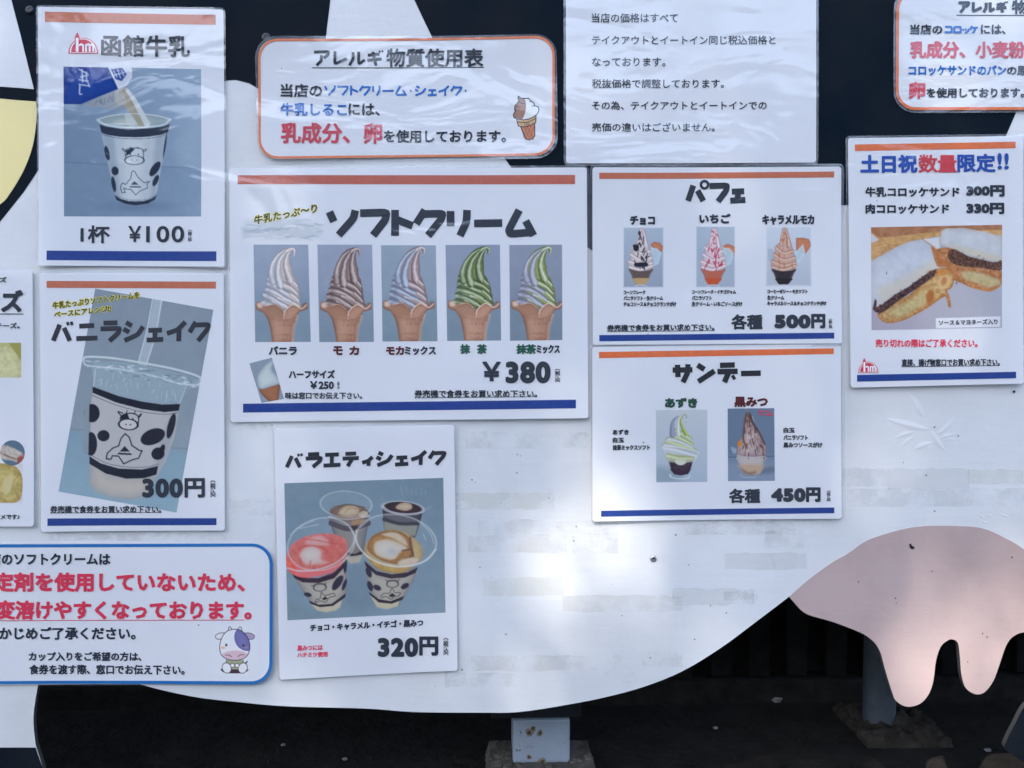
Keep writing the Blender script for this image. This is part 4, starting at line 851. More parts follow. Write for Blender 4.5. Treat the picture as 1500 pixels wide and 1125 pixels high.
outline = [(-1250, -330), (-1300, 700), (-1220, 1000), (-1180, 1226), (-900, 1226), (-880, 1060), (-300, 1060), (-200, 1080), (-190, 1226), (66, 1226), (68, 1160), (63, 1125)] + so_(belly) + so_(udder)[1:] + so_(foot) + [(2300, 900), (2330, 1226), (2600, 1226), (2650, 700), (2600, -330)]  # off-frame sides and top enlarged to shade the space behind
def slab(name, pts, y0, y1, mat, parent=None, edge=None):
    P = np.array(pts); x, z = on_plane(P[:, 0], P[:, 1]); n = len(P)
    co = [(a, y0, b) for a, b in zip(x, z)]+[(a, y1, b) for a, b in zip(x, z)]
    F = [list(range(n)), list(range(2*n-1, n-1, -1))]+[[i, i+n, (i+1) % n+n, (i+1) % n] for i in range(n)]
    o = mesh(name, co, F, mat, parent)
    if edge is not None:
        o.data.materials.append(edge)
        for i, f in enumerate(o.data.polygons): f.material_index = 1 if i > 0 else 0
    import bmesh
    bm = bmesh.new(); bm.from_mesh(o.data); bmesh.ops.recalc_face_normals(bm, faces=bm.faces[:]); bmesh.ops.triangulate(bm, faces=[f for f in bm.faces if len(f.verts) > 4]); bm.to_mesh(o.data); bm.free(); return o
board = empty('cow_signboard', (0, 0, .3), label='large cow-shaped plywood signboard with a pink udder, behind all the menus', cat='signboard')
M['ply_edge'] = paint_mat('aged_plywood_edge', (.06, .058, .055), (.03, .028, .025))
slab('painted_panel', outline, 0, BT, M['white'], board, M['ply_edge'])
PT = -.0004
patchA = [(17, -325), (490, -325), (484, 0), (477, 57), (468, 90), (442, 122), (420, 138), (395, 138), (380, 131), (365, 122), (345, 117), (332, 118), (315, 125), (302, 160), (295, 220), (270, 265), (200, 290), (120, 275), (80, 258), (59, 245), (35, 281), (0, 325), (-60, 372), (-150, 400), (-256, 410), (-256, -325)]
patchB = [(480, -325), (607, 0), (634, 57), (700, 165), (739, 232), (751, 248), (800, 300), (860, 362), (908, 395), (1000, 422), (1100, 402), (1174, 351), (1199, 313), (1225, 301), (1260, 300), (1320, 262), (1400, 228), (1473, 200), (1489, 163), (1525, 60), (1600, -325)]
slab('black_patch', patchA, PT, -.00001, M['black'], board); slab('black_patch', patchB, PT, -.00001, M['black'], board)
slab('white_patch', [(-256, -100), (10, -100), (17, 0), (30, 50), (50, 131), (30, 129), (0, 127), (-256, 120)], -.0008, PT+.00001, M['white'], board)
slab('yellow_patch', so_([(53.5, 149), (54, 175), (48, 215), (34, 252), (14, 285), (0, 300), (-60, 345), (-140, 365)])+[(-250, 368), (-250, 136), (0, 144.5), (25, 147)], -.0008, PT+.00001, M['yellow'], board)
slab('pink_udder', so_(top_udder)+so_([(1600, 985), (1575, 1000), (1545, 990)])[:-1]+so_(udder)[::-1][:-1], PT, -.00001, M['pink'], board)
slab('black_hoof', [(-198, 1095), (52.3, 1095), (58, 1112), (63, 1125), (68, 1160), (66, 1226), (-190, 1226)], PT, -.00001, M['black'], board)
slab('black_hoof', [(1545, 990), (1520, 1018)]+so_(foot)[4:-6], PT, -.00001, M['black'], board)

# relief on the paint: old tape lines, puckers, blisters
def ridge(name, pts, w, h, mat=M['ridge'], taper=True, n=4, y=0.0):
    P = smooth_open(pts, n) if len(pts) > 2 else np.array([np.array(pts[0])+(np.array(pts[1])-np.array(pts[0]))*t for t in np.linspace(0, 1, 9)])
    m = len(P); t = np.linspace(0, 1, m); f = np.sin(np.pi*np.clip(t, .02, .98))**1.1 if taper else np.ones(m)
    rows = []
    T = np.gradient(P, axis=0); T /= np.linalg.norm(T, axis=1, keepdims=True)+1e-9; N = np.stack([-T[:, 1], T[:, 0]], 1)
    prof = [(-1, 0), (-.72, .12), (-.42, .5), (-.15, .93), (.1, .95), (.35, .6), (.62, .2), (1, 0)]
    for a, hh in prof:
        Q = P+N*(a*w/2*f)[:, None]; x, z = on_plane(Q[:, 0], Q[:, 1]); rows.append(np.stack([x, y-.00002-hh*h*.24*f, z], -1))
    V = np.concatenate(rows); F = [[r*m+i, r*m+i+1, (r+1)*m+i+1, (r+1)*m+i] for r in range(7) for i in range(m-1)]
    return mesh(name, V, F, mat, board, smooth=True)
yy = Z(1220, 560, 5.114)
for L, w, h in (([(560, 70), (610, 150), (650, 215), (690, 275)], 9, .0028), ([(380, 265), (500, 305), (620, 335), (740, 360)], 9, .0030), ([(735, 350), (760, 410), (800, 470), (850, 520)], 8, .0030),
                ([(450, 425), (540, 390), (620, 370)], 6, .0018), ([(600, 510), (670, 475), (760, 450)], 7, .0024), ([(770, 385), (820, 365), (885, 300), (900, 250)], 6, .0018),
                ([(790, 430), (850, 405), (930, 380)], 6, .002), ([(800, 440), (860, 425), (940, 430)], 5, .0014), ([(500, 490), (560, 440), (620, 400)], 5, .0012), ([(760, 300), (775, 250), (790, 200)], 5, .001), ([(700, 520), (720, 490), (750, 470)], 5, .0012)):
    ridge('paint_pucker', yy.pts(L), w*1.7, h*.95)
for L, w, h in (([(333, 392), (332, 780)], 3.0, .0007), ([(336, 396), (336, 776)], 1.5, .0005), ([(672, 625), (673, 988)], 2.2, .0006), ([(864, 372), (864, 620)], 2.2, .0006), ([(1238, 310), (1239, 760)], 2.4, .0006), ([(1499, 210), (1499, 700)], 2.2, .0006), ([(401, 636), (403, 790)], 1.5, .0005), ([(57, 392), (56, 780)], 2.5, .0006)):
    ridge('tape_ridge', L, w, h, taper=False)
yb = Z(1050, 750, 3.0)
for L in ([(1145, 12), (1165, 18), (1170, 30)], [(1190, 18), (1210, 12)], [(1165, 38), (1178, 46), (1188, 38)], [(1065, 325), (1080, 335)], [(1150, 315), (1165, 322)], [(1160, 300), (1168, 312)], [(915, 445), (930, 440)], [(1010, 462), (1018, 462)], [(1180, 735), (1190, 738)], [(880, 745), (895, 742)], [(1240, 8), (1290, 25)]):
    ridge('paint_blister', yb.pts(L), 3.2, .0012, M['pink'] if L[0][1] > 100 else M['ridge'], y=-.0004 if L[0][1] > 100 else 0)
rr = np.random.default_rng(4)
# tape residue strips
def residue_mat(name, col, thr):
    m, n, b = nodes(name); p = pos(n); q = pos(n, 1, 1, 1.3)
    big = noise(n, 30, 7, .75, vec=q); fine = noise(n, 140, 4, .7, vec=p); vor = n.nodes.new('ShaderNodeTexVoronoi'); vor.feature = 'DISTANCE_TO_EDGE'; vor.inputs['Scale'].default_value = 70
    w = n.nodes.new('ShaderNodeVectorMath'); w.operation = 'ADD'; nz = n.nodes.new('ShaderNodeTexNoise'); nz.inputs['Scale'].default_value = 60; n.links.new(p, nz.inputs['Vector']); sc2 = n.nodes.new('ShaderNodeVectorMath'); sc2.operation = 'SCALE'; sc2.inputs['Scale'].default_value = .02
    n.links.new(nz.outputs['Color'], sc2.inputs[0]); n.links.new(sc2.outputs[0], w.inputs[0]); n.links.new(p, w.inputs[1]); n.links.new(w.outputs[0], vor.inputs['Vector'])
    crack = ramp(n, vor.outputs['Distance'], 0.0, .035, (1, 1, 1, 1), (0, 0, 0, 1)); where = ramp(n, noise(n, 16, 3, vec=p), .56, .66)
    mm = n.nodes.new('ShaderNodeMath'); mm.operation = 'MULTIPLY'; n.links.new(crack, mm.inputs[0]); n.links.new(where, mm.inputs[1])
    c = mixc(n, ramp(n, fine, .3, .8), col, tuple(x*.86 for x in col)); c = mixc(n, mm.outputs[0], c, (.10, .10, .09))
    n.links.new(c, b.inputs['Base Color']); b.inputs['Roughness'].default_value = .7
    bigm = n.nodes.new('ShaderNodeMath'); bigm.operation = 'MULTIPLY_ADD'; n.links.new(noise(n, 8, 3, .6, vec=p), bigm.inputs[0]); bigm.inputs[1].default_value = .9; bigm.inputs[2].default_value = -.42; bg2 = n.nodes.new('ShaderNodeMath'); bg2.operation = 'ADD'; n.links.new(big, bg2.inputs[0]); n.links.new(bigm.outputs[0], bg2.inputs[1]); al = ramp(n, bg2.outputs[0], thr+.06, thr+.22); mx = n.nodes.new('ShaderNodeMath'); mx.operation = 'MAXIMUM'; n.links.new(al, mx.inputs[0]); n.links.new(mm.outputs[0], mx.inputs[1])
    s = n.nodes.new('ShaderNodeMath'); s.operation = 'MULTIPLY'; n.links.new(mx.outputs[0], s.inputs[0]); s.inputs[1].default_value = .19; n.links.new(s.outputs[0], b.inputs['Alpha'])
    bump(n, b, fine, .4, .001); return m
RES = [residue_mat('tape_residue_yellow', (.66, .64, .50), .36), residue_mat('tape_residue_tan', (.60, .575, .50), .38), residue_mat('tape_residue_grey', (.54, .54, .52), .42), residue_mat('tape_residue_pale', (.64, .635, .60), .34)]
for i, (x0, y0, x1, y1, k) in enumerate([(668, 722, 812, 746, 0), (682, 633, 862, 657, 2), (686, 784, 830, 809, 1), (700, 762, 905, 784, 2), (838, 780, 905, 810, 2), (708, 845, 826, 872, 0), (824, 872, 1000, 896, 1), (985, 862, 1105, 886, 3), (690, 960, 912, 983, 1), (652, 985, 756, 1006, 3), (940, 956, 1000, 976, 1), (884, 985, 930, 1000, 3), (980, 758, 1180, 784, 2), (1062, 810, 1182, 834, 3), (1120, 778, 1178, 802, 2),
                                      (1234, 686, 1300, 712, 2), (1300, 686, 1420, 716, 3), (1418, 688, 1500, 709, 0), (1240, 716, 1500, 742, 2), (336, 732, 402, 755, 3), (342, 754, 368, 780, 2), (350, 620, 400, 645, 2), (336, 360, 420, 380, 3), (60, 776, 330, 792, 2), (1060, 866, 1110, 880, 2)]):
    n = 12; top = [(x0+(x1-x0)*t, y0+rr.uniform(-1.2, 1.2)) for t in np.linspace(0, 1, n)]; bot = [(x1-(x1-x0)*t, y1+rr.uniform(-1.2, 1.2)) for t in np.linspace(0, 1, n)]
    P = np.array([(x0+(x1-x0)*t, a) for t in np.linspace(0, 1, n) for a in (y0+rr.uniform(-1.5, 1.5), y1+rr.uniform(-1.5, 1.5))]); x, z = on_plane(P[:, 0], P[:, 1])
    mesh('tape_residue', np.stack([x, np.full(len(x), -.00012-.00001*(i % 7)), z], -1), [[2*j, 2*j+1, 2*j+3, 2*j+2] for j in range(n-1)], RES[k], board)
# screws and a nail hole
def simple(name, col, rough=.5, metal=0.0, sc_=40, var=.3, bmp=.2, dist=.001, spec=.5):
    m, n, b = nodes(name); p = pos(n); c = mixc(n, ramp(n, noise(n, sc_, 5, .65, vec=p), .3, .75), tuple(x*(1-var) for x in col), tuple(min(1, x*(1+var)) for x in col))
    n.links.new(c, b.inputs['Base Color']); b.inputs['Roughness'].default_value = rough; b.inputs['Metallic'].default_value = metal; b.inputs['Specular IOR Level'].default_value = spec
    bump(n, b, noise(n, sc_*2.5, 4, .6, vec=p), bmp, dist); return m
M['steel'] = simple('screw_steel', (.42, .42, .44), .35, .8); M['dark_metal'] = simple('black_screw', (.015, .018, .022), .35)
def screw(u, v, r, mat, y=0.0):
    x, z = on_plane(u, v); V, F = [], []; n = 16; x, z = float(x), float(z)
    for rad, h in ((r, 0), (r*.95, .0012), (r*.6, .0021), (r*.42, .0022), (r*.3, .0012)):
        V += [(x+rad*math.cos(k*2*math.pi/n), y-h, z+rad*math.sin(k*2*math.pi/n)) for k in range(n)]
    for a in range(4): F += [[a*n+k, a*n+(k+1) % n, (a+1)*n+(k+1) % n, (a+1)*n+k] for k in range(n)]
    F.append([4*n+k for k in range(n)]); o = mesh('screw', V, F, mat, board, smooth=True)
    for t in (math.radians(20), math.radians(110)):
        d = np.array([math.cos(t), 0, math.sin(t)])*r*.5; e = np.array([-math.sin(t), 0, math.cos(t)])*r*.1; c = np.array([x, y-.0023-.0001*t, z])
        mesh('screw_slot', [c-d-e, c+d-e, c+d+e, c-d+e], [[0, 1, 2, 3]], M['dark_metal'], o)
def chip(u, v, pts, mat=None, y=-.0012):
    P = np.array(pts, float)+np.array([u, v]); x, z = on_plane(P[:, 0], P[:, 1]); mesh('paint_chip', np.stack([x, np.full(len(x), y), z], -1), [list(range(len(x)))], mat or M['dark_metal'], board)
for q in range(26):
    u, v = rr.uniform(1200, 1490), rr.uniform(800, 1000)
    if v > 905 and u < 1300 or v > 930 and not (1310 < u < 1362 or 1415 < u < 1455) or u < 1240 and v > 880 or v < 800+(1300-u)*.45: continue
    s = rr.uniform(.6, 1.6); chip(u, v, [(-s, -s*.6), (s*.5, -s), (s, s*.4), (-s*.3, s)], y=-.0008) if q % 3 == 0 else None
screw(957, 818, .0042, M['steel']); screw(44, 15, .0052, M['dark_metal'], -.0008+.0004); screw(390, 55, .0055, M['dark_metal'], PT)
chip(1335, 800, [(-4, -3), (-1, -4), (0, -1), (4, 1), (3, 4), (-2, 3)]); chip(1484, 574, [(-2, -2), (3, -2), (2, 1), (0, 2)]); chip(1356, 696, [(-1, -1), (1, -1), (1, 1), (-1, 1)])
for q in range(46):
    u, v = rr.uniform(675, 1480), rr.uniform(620, 1000)
    if v < 770 and 860 < u < 1235: continue
    if v > 1040-((u-750)/420)**2*165 or u > 1150 and v > 770: continue
    s = rr.uniform(.5, 1.3); chip(u, v, [(-s, -s*.6), (s*.5, -s), (s, s*.4), (-s*.3, s)], y=-.0004)

# ------------------------------------------------------------------ the posters
NOTE = '券売機で食券をお買い求め下さい。'
def tax(P, z, x0, y0, x1, y1, w=.25): P.text('tax_text', '（税込）', z, (x0, y0, x1, y1), K0, w, vertical=True)
# milk
z = Z(0, 0, 2.8125)
P = Poster('menu_poster', 'top left milk poster, milk poured from a blue carton into a cup', z.pts([(163, 33), (925, 44), (930, 1100), (168, 1095)]), margin=2.6, wave=.0008, lift=(0, 0, 0, .0))
P.bar('orange_stripe', z.pts([(192, 53), (893, 67), (893, 107), (192, 95)]), ORG); P.bar('blue_stripe', z.pts([(202, 1034), (897, 1037), (897, 1077), (202, 1073)]), NAVY)
logo(P, z, 288, 138, 410, 225); P.text('title_text', '函館牛乳', z, (422, 147, 787, 236), K0, 1.3, slope=.012)
P.photo('photo_print', z.pts([(267, 278), (832, 288), (832, 893), (270, 893)]), paint_milk)
P.text('price_text', '1杯', z, (338, 930, 457, 1003), K0, 1.1); P.text('price_text', '￥', z, (533, 932, 586, 998), K0, .9); P.text('price_text', '100', z, (606, 932, 763, 1000), K0, 1.2); tax(P, z, 778, 948, 795, 996, .15)
# allergen, left
z = Z(320, 0, 2.7778); q = [(166, 168), (1362, 157), (1368, 634), (174, 652)]
P = Poster('allergen_notice', 'white notice with orange rounded border and a small soft cream cone drawn at lower right', z.pts(q), margin=4.6, radius=27, wave=.0014, lift=(.004, .003, .001, .0))
P.strip('orange_border', [(u, v) for u, v in rrect(*z.p(172, 172), *z.p(1362, 645), 27, slope=-.0125)], 3.4, (184, 110, 84), closed=True)
P.text('title_text', 'アレルギ', z, (385, 206, 678, 278), K0, kana=True, sw=4.3); P.text('title_text', '物質使用表', z, (684, 201, 1078, 277), K0, 1.2); uline(P, z, 384, 281, 1080, 277, 1.3)
P.text('notice_text', '当店の', z, (257, 346, 425, 400), K0, .85); P.text('notice_text', 'ソフトクリーム・シェイク・', z, (430, 348, 1020, 396), BLU, kana=True, sw=2.9)
P.text('notice_text', '牛乳しるこ', z, (257, 423, 525, 476), BLU, .95); P.text('notice_text', 'には、', z, (531, 424, 658, 474), K0, .8)
P.text('notice_text', '乳成分、卵', z, (258, 503, 668, 588), RED, 1.5); P.text('notice_text', 'を使用しております。', z, (674, 531, 1170, 583), K0, .8)
P.photo('cone_drawing', [(748, 138), (792, 138), (792, 208), (748, 208)], paint_coneicon, step=.55)
# price notice, top
z = Z(800, 0, 3.3333)
P = Poster('price_notice', 'plain text sheet without border or picture, six lines about take-out prices, at the top edge', [(828.5, -42), (1194, -44), (1193.5, 239), (829, 240)], margin=3.5, wave=.0012)
for t, b in (('当店の価格はすべて', (220, 70, 640, 116)), ('テイクアウトとイートイン同じ税込価格と', (222, 179, 1115, 223)), ('なっております。', (222, 285, 580, 328)), ('税抜価格で調整しております。', (222, 390, 865, 434)), ('その為、テイクアウトとイートインでの', (222, 497, 1072, 540)), ('売価の違いはございません。', (222, 602, 820, 646))):
    P.text('notice_text', t, z, b, K0, .22)
# allergen, right
z = Z(1200, 0, 3.75)
P = Poster('allergen_notice', 'orange-bordered notice about croquettes cut off by the top right corner of the photo', [(1311, -12), (1744, -14), (1746, 161), (1312, 162)], margin=4.2, radius=27, wave=.0008)
P.strip('orange_border', rrect(1312.5, -11, 1744, 160, 27), 4.2, (184, 98, 66), closed=True)
P.text('title_text', 'アレルギ', z, (745, 8, 1035, 84), K0, kana=True, sw=4.6); P.text('title_text', '物質使用表', z, (1048, 5, 1530, 84), K0, 1.2); uline(P, z, 745, 90, 1532, 89, 1.3)
P.text('notice_text', '当店の', z, (490, 140, 668, 196), K0, .85); P.text('notice_text', 'コロッケ', z, (675, 142, 868, 194), BLU, kana=True, sw=3.0); P.text('notice_text', 'には、', z, (878, 141, 1015, 194), K0, .8)
P.text('notice_text', '乳成分、小麦粉', z, (490, 232, 1122, 326), RED, 1.5)
P.text('notice_text', 'コロッケサンドのパン', z, (483, 364, 1018, 419), BLU, .85); P.text('notice_text', 'の原材料に', z, (1022, 364, 1310, 419), K0, .8)
P.text('notice_text', '卵', z, (484, 455, 576, 548), RED, 1.6); P.text('notice_text', 'を使用しております。', z, (582, 486, 1118, 542), K0, .85)
# cheese, left edge
z = Z(0, 390, 2.814)
P = Poster('menu_poster', 'cheese poster cut off by the left edge of the photo, one picture round', [(-218, 397), (49.5, 397), (52, 770), (-216, 772)], margin=2.5, radius=4, lift=(0, 0, .002, 0))
P.text('caption_text', 'チーズ', z, (-62, 45, 34, 68), K0, .4); P.text('title_text', 'チーズ', z, (-176, 98, 102, 190), K0, 2.6); uline(P, z, -440, 198, 103, 197, 1.4)
P.text('caption_text', 'チーズ。', z, (-12, 233, 88, 257), K0, .5)
P.photo('photo_print', z.pts([(-260, 315), (92, 315), (93, 458), (-260, 458)]), paint_cheese)
def disc_photo(P, z, cx, cy, rx, ry, painter):
    t = np.linspace(0, 2*math.pi, 29)[:-1]; rs = np.linspace(0, 1, 15); V = [(0, 0)]+[(r*math.cos(a), r*math.sin(a)) for r in rs[1:] for a in t]; V = np.array(V)*[rx, ry]+[cx, cy]; U = np.array([z.p(*q) for q in V])
    F = [[0, 1+k, 1+(k+1) % 28] for k in range(28)]+[[1+r*28+k, 1+(r+1)*28+k, 1+(r+1)*28+(k+1) % 28, 1+r*28+(k+1) % 28] for r in range(13) for k in range(28)]
    pt = Painter(U[:, 0], U[:, 1]); painter(pt); return mesh('round_photo_print', P.map(U, .00025), F, M['photo'], P.root, smooth=True, colors=ink(pt.C))
P.photo('photo_print', z.pts([(-110, 808), (103, 808), (103, 976), (-110, 976)]), paint_bread, feather=2); disc_photo(P, z, 57, 768, 51, 52, paint_dish)
P.text('caption_text', 'オススメです♪', z, (-60, 1020, 89, 1041), K0, .4)
# vanilla shake
z = Z(0, 380, 2.677)
P = Poster('menu_poster', 'vanilla shake poster with a tilted photo of a clear cup with cow print and straw', z.pts([(160, 55), (880, 55), (885, 1060), (168, 1065)]), margin=2.5, wave=.0008, lift=(0, 0, .001, .0015))
P.bar('orange_stripe', z.pts([(188, 85), (850, 88), (850, 115), (188, 112)]), ORG); P.bar('blue_stripe', z.pts([(193, 1013), (853, 1012), (853, 1039), (193, 1042)]), NAVY)
P.photo('photo_print', z.pts([(378, 115), (840, 198), (696, 990), (235, 908)]), paint_shake, step=.9)
P.text('slogan_text', '牛乳たっぷりソフトクリームを', z, (212, 168, 552, 196), (72, 66, 30), .38, slope=-.125, halo=YEL); P.text('slogan_text', 'ベースにアレンジ!!', z, (218, 205, 440, 229), (72, 66, 30), .38, slope=-.11, halo=YEL)
P.text('title_text', 'バニラシェイク', z, (202, 236, 834, 330), (34, 40, 52), kana=True, sw=7.0)
P.text('price_text', '300', z, (563, 857, 722, 932), K0, 3.0); P.text('price_text', '円', z, (728, 855, 808, 932), K0, 2.0); tax(P, z, 828, 864, 850, 930)
P.text('note_text', NOTE, z, (204, 963, 637, 992), K0, .5); uline(P, z, 204, 992, 637, 990, .8)
# soft cream
z = Z(330, 240, 2.96); y = Z(590, 240, 2.96)
P = Poster('menu_poster', 'largest menu poster, with five soft cream cones in a row', [(338, 248), (859, 246), (861, 612), (339, 618)], margin=3.2, wave=.0012, lift=(.001, 0, .0015, 0), off=.0026)
P.bar('orange_stripe', [(350, 258), (842, 257), (842, 270.5), (350, 271)], (152, 84, 76)); P.bar('blue_stripe', [(357, 591), (843, 585), (843, 597.6), (357, 604)], NAVY)
P.photo('photo_print', z.pts([(65, 94), (440, 94), (440, 345), (65, 345)]), paint_splash, feather=8, layer=.00012)
P.text('slogan_text', '牛乳たっぷ〜り', z, (130, 228, 402, 268), (56, 58, 36), .55, slope=-.2, halo=YEL)
P.text('title_text', 'ソフトクリーム', Z(0, 0, 1), (476, 302.5, 790, 351.5), K0, kana=True, sw=11.2)
c0 = Z(370, 355, 7.5); c1 = Z(550, 355, 7.5); c2 = Z(735, 355, 7.5)
for q, ox, oy, k, bgc in ((c0.pts([(22, 30), (620, 30), (645, 1093), (38, 1095)]), 370, 355, 'v', (142, 158, 184)), (c0.pts([(720, 30), (1318, 30), (1338, 1093), (740, 1095)]), 463.6, 355, 'm', (146, 158, 184)),
                     (c1.pts([(65, 35), (665, 35), (683, 1085), (82, 1088)]), 555.5, 353.2, 'x', (142, 160, 182)), (c1.pts([(770, 32), (1367, 28), (1380, 1078), (790, 1083)]), 650.6, 353, 'g', (136, 150, 176)), (c2.pts([(82, 32), (660, 28), (662, 1073), (90, 1080)]), 742.5, 353, 'y', (136, 148, 172))):
    P.photo('photo_print', q, paint_cone(ox, oy, k, bgc), step=.85)
P.text('flavour_text', 'バニラ', z, (192, 790, 314, 829), K0, 1.1); P.text('flavour_text', 'モ', z, (470, 790, 512, 829), MAR, 1.3); P.text('flavour_text', 'カ', z, (540, 790, 583, 829), MAR, 1.3)
o = Z(0, 0, 1); P.text('flavour_text', 'モカ', o, (566, 507, 592.5, 520), MAR, 1.25); P.text('flavour_text', 'ミックス', o, (593, 507, 639, 520), K0, .9)
P.text('flavour_text', '抹', y, (250, 782, 292, 824), GRN, 1.3); P.text('flavour_text', '茶', y, (322, 782, 364, 824), GRN, 1.3); P.text('flavour_text', '抹茶', y, (492, 782, 577, 824), GRN, 1.25); P.text('flavour_text', 'ミックス', y, (579, 784, 680, 822), K0, .9)
P.photo('photo_print', z.pts([(108, 865), (205, 840), (257, 1018), (160, 1036)]), paint_minicone, step=.8)
P.text('caption_text', 'ハーフサイズ', z, (278, 893, 478, 930), K0, .9); P.text('price_text', '￥250', z, (370, 941, 474, 976), K0, 1.0); tax(P, z, 487, 943, 498, 976, .1)
P.text('caption_text', '味は窓口でお伝え下さい。', z, (263, 989, 596, 1019), K0, .45)
P.text('price_text', '￥', y, (345, 857, 425, 942), K0, 1.9); P.text('price_text', '380', y, (445, 856, 640, 951), K0, 3.6); tax(P, y, 658, 888, 681, 946)
P.text('note_text', NOTE, y, (52, 979, 582, 1012), K0, .5); uline(P, y, 52, 1014, 582, 1008, .8)
# parfait
z = Z(860, 240, 3.947)
P = Poster('menu_poster', 'parfait poster with three parfait photos under their flavour names, five hundred yen', [(867, 246.5), (1230, 245), (1231, 503), (868, 505)], margin=4.2, wave=.001)
P.bar('orange_stripe', z.pts([(67, 57), (1420, 48), (1420, 82), (67, 92)]), ORG); P.bar('blue_stripe', z.pts([(68, 990), (1420, 976), (1420, 1010), (68, 1026)]), NAVY)
P.text('title_text', 'パフェ', z, (560, 100, 930, 238), K0, kana=True, sw=8.6)
P.text('flavour_text', 'チョコ', z, (245, 303, 390, 356), K0, 1.3); P.text('flavour_text', 'いちご', z, (645, 290, 826, 346), K0, 1.3); P.text('flavour_text', 'キャラメルモカ', z, (1008, 297, 1307, 355), K0, 1.2)
f = Z(900, 325, 5)
P.photo('photo_print', f.pts([(60, 40), (359, 40), (358, 483), (60, 484)]), paint_parfait(0, 'c'), feather=2.2, step=.7); P.photo('photo_print', f.pts([(592, 32), (882, 32), (882, 483), (592, 483)]), paint_parfait(530, 'i'), feather=2.2, step=.7); P.photo('photo_print', f.pts([(1098, 32), (1442, 32), (1442, 478), (1098, 478)]), paint_parfait(1045, 'k'), feather=4, step=.7)
for t, b in (('コーンフレーク', (208, 731, 334, 756)), ('バニラソフト・生クリーム', (208, 764, 436, 790)), ('チョコソース＆チョコクランチがけ', (208, 798, 513, 825)), ('コーンフレーク・イチゴジャム', (602, 728, 857, 754)), ('バニラソフト', (602, 763, 718, 789)), ('生クリーム・いちごソースがけ', (602, 797, 894, 824)),
             ('コーヒーゼリー・モカソフト', (1037, 725, 1269, 751)), ('生クリーム', (1037, 761, 1134, 787)), ('キャラメルソース＆チョコクランチがけ', (1037, 794, 1377, 821))): P.text('ingredient_text', t, z, b, K0, .5)
P.text('note_text', NOTE, z, (113, 930, 733, 968), K0, .55, slope=-.008); uline(P, z, 113, 970, 733, 964, .8)
P.text('price_text', '各種', z, (830, 870, 1010, 958), K0, 1.35); P.text('price_text', '500', z, (1078, 872, 1285, 952), K0, 3.2); P.text('price_text', '円', z, (1288, 868, 1370, 952), K0, 2.2); tax(P, z, 1388, 895, 1409, 952, .2)
# sundae
P = Poster('menu_poster', 'sundae poster, green tea sundae beside a dark syrup sundae', Z(860, 500, 3.947).pts([(28, 32), (1460, 16), (1462, 1020), (30, 1038)]), margin=2.4, wave=.0008, lift=(0, 0, .0015, .001), off=.0026)
z = Z(860, 500, 3.947)
P.bar('orange_stripe', z.pts([(67, 61), (1419, 40), (1419, 73), (67, 97)]), (184, 94, 58)); P.bar('blue_stripe', z.pts([(78, 976), (1420, 956), (1420, 989), (78, 1010)]), NAVY)
P.text('title_text', 'サンデー', z, (473, 114, 1017, 252), (30, 36, 46), kana=True, sw=7.9)
P.text('flavour_text', 'あずき', z, (446, 325, 633, 384), (28, 66, 58), 1.5); P.text('flavour_text', '黒みつ', z, (846, 318, 1040, 379), (72, 32, 36), 1.4)
f = Z(945, 590, 7.32)
P.photo('photo_print', f.pts([(110, 75), (660, 72), (660, 845), (115, 848)]), paint_azuki, step=.7); P.photo('photo_print', f.pts([(877, 60), (1375, 55), (1382, 832), (882, 836)]), paint_kuromitsu, step=.7)
P.text('caption_text', '黒みつには', f, (1205, 78, 1335, 102), (186, 60, 90), .2); P.text('caption_text', 'ハチミツ使用', f, (1205, 113, 1362, 137), (186, 60, 90), .2)
for t, b in (('あずき', (145, 508, 238, 539)), ('白玉', (145, 553, 211, 584)), ('抹茶ミックスソフト', (145, 596, 361, 628)), ('白玉', (1129, 496, 1194, 527)), ('バニラソフト', (1129, 539, 1270, 569)), ('黒みつソースがけ', (1129, 581, 1353, 613))): P.text('ingredient_text', t, z, b, K0, .6)
P.text('price_text', '各種', z, (816, 848, 996, 933), K0, 1.3); P.text('price_text', '450', z, (1058, 845, 1256, 925), K0, 3.2); P.text('price_text', '円', z, (1258, 840, 1342, 925), K0, 2.2); tax(P, z, 1377, 858, 1399, 922, .2)
# sandwich
z = Z(1230, 200, 2.96)
P = Poster('menu_poster', 'sandwich poster with a large picture of a cut sandwich under a blue and red heading', z.pts([(30, 10), (787, 0), (783, 1070), (42, 1088)]), margin=3.4, wave=.001, lift=(0, 0, .003, .001), off=.0028)
P.bar('orange_stripe', z.pts([(60, 37), (755, 25), (755, 53), (60, 66)]), (182, 96, 62)); P.bar('blue_stripe', z.pts([(68, 1033), (751, 1019), (751, 1047), (68, 1062)]), NAVY)
BB = (26, 66, 150); P.text('title_text', '土日祝', z, (83, 83, 331, 163), BB, 1.9, slope=-.01); P.text('title_text', '数量', z, (335, 80, 500, 160), (170, 56, 70), 1.25); P.text('title_text', '限定', z, (503, 77, 668, 158), BB, 1.5); P.text('title_text', '!!', z, (676, 74, 725, 146), BB, 1.6)
P.text('item_text', '牛乳コロッケサンド', z, (105, 221, 512, 264), K0, 1.0); P.text('price_text', '300円', z, (541, 213, 707, 263), K0, 1.9); P.text('item_text', '肉コロッケサンド', z, (105, 294, 467, 337), K0, 1.0); P.text('price_text', '330円', z, (541, 289, 705, 339), K0, 1.9)
f = Z(1265, 320, 6.62); P.photo('photo_print', f.pts([(58, 90), (1325, 65), (1318, 1060), (62, 1083)]), paint_sandwich, step=.9)
P.text('caption_text', 'ソース＆マヨネーズ入り', f, (707, 986, 1275, 1038), K0, .3, slope=-.02)
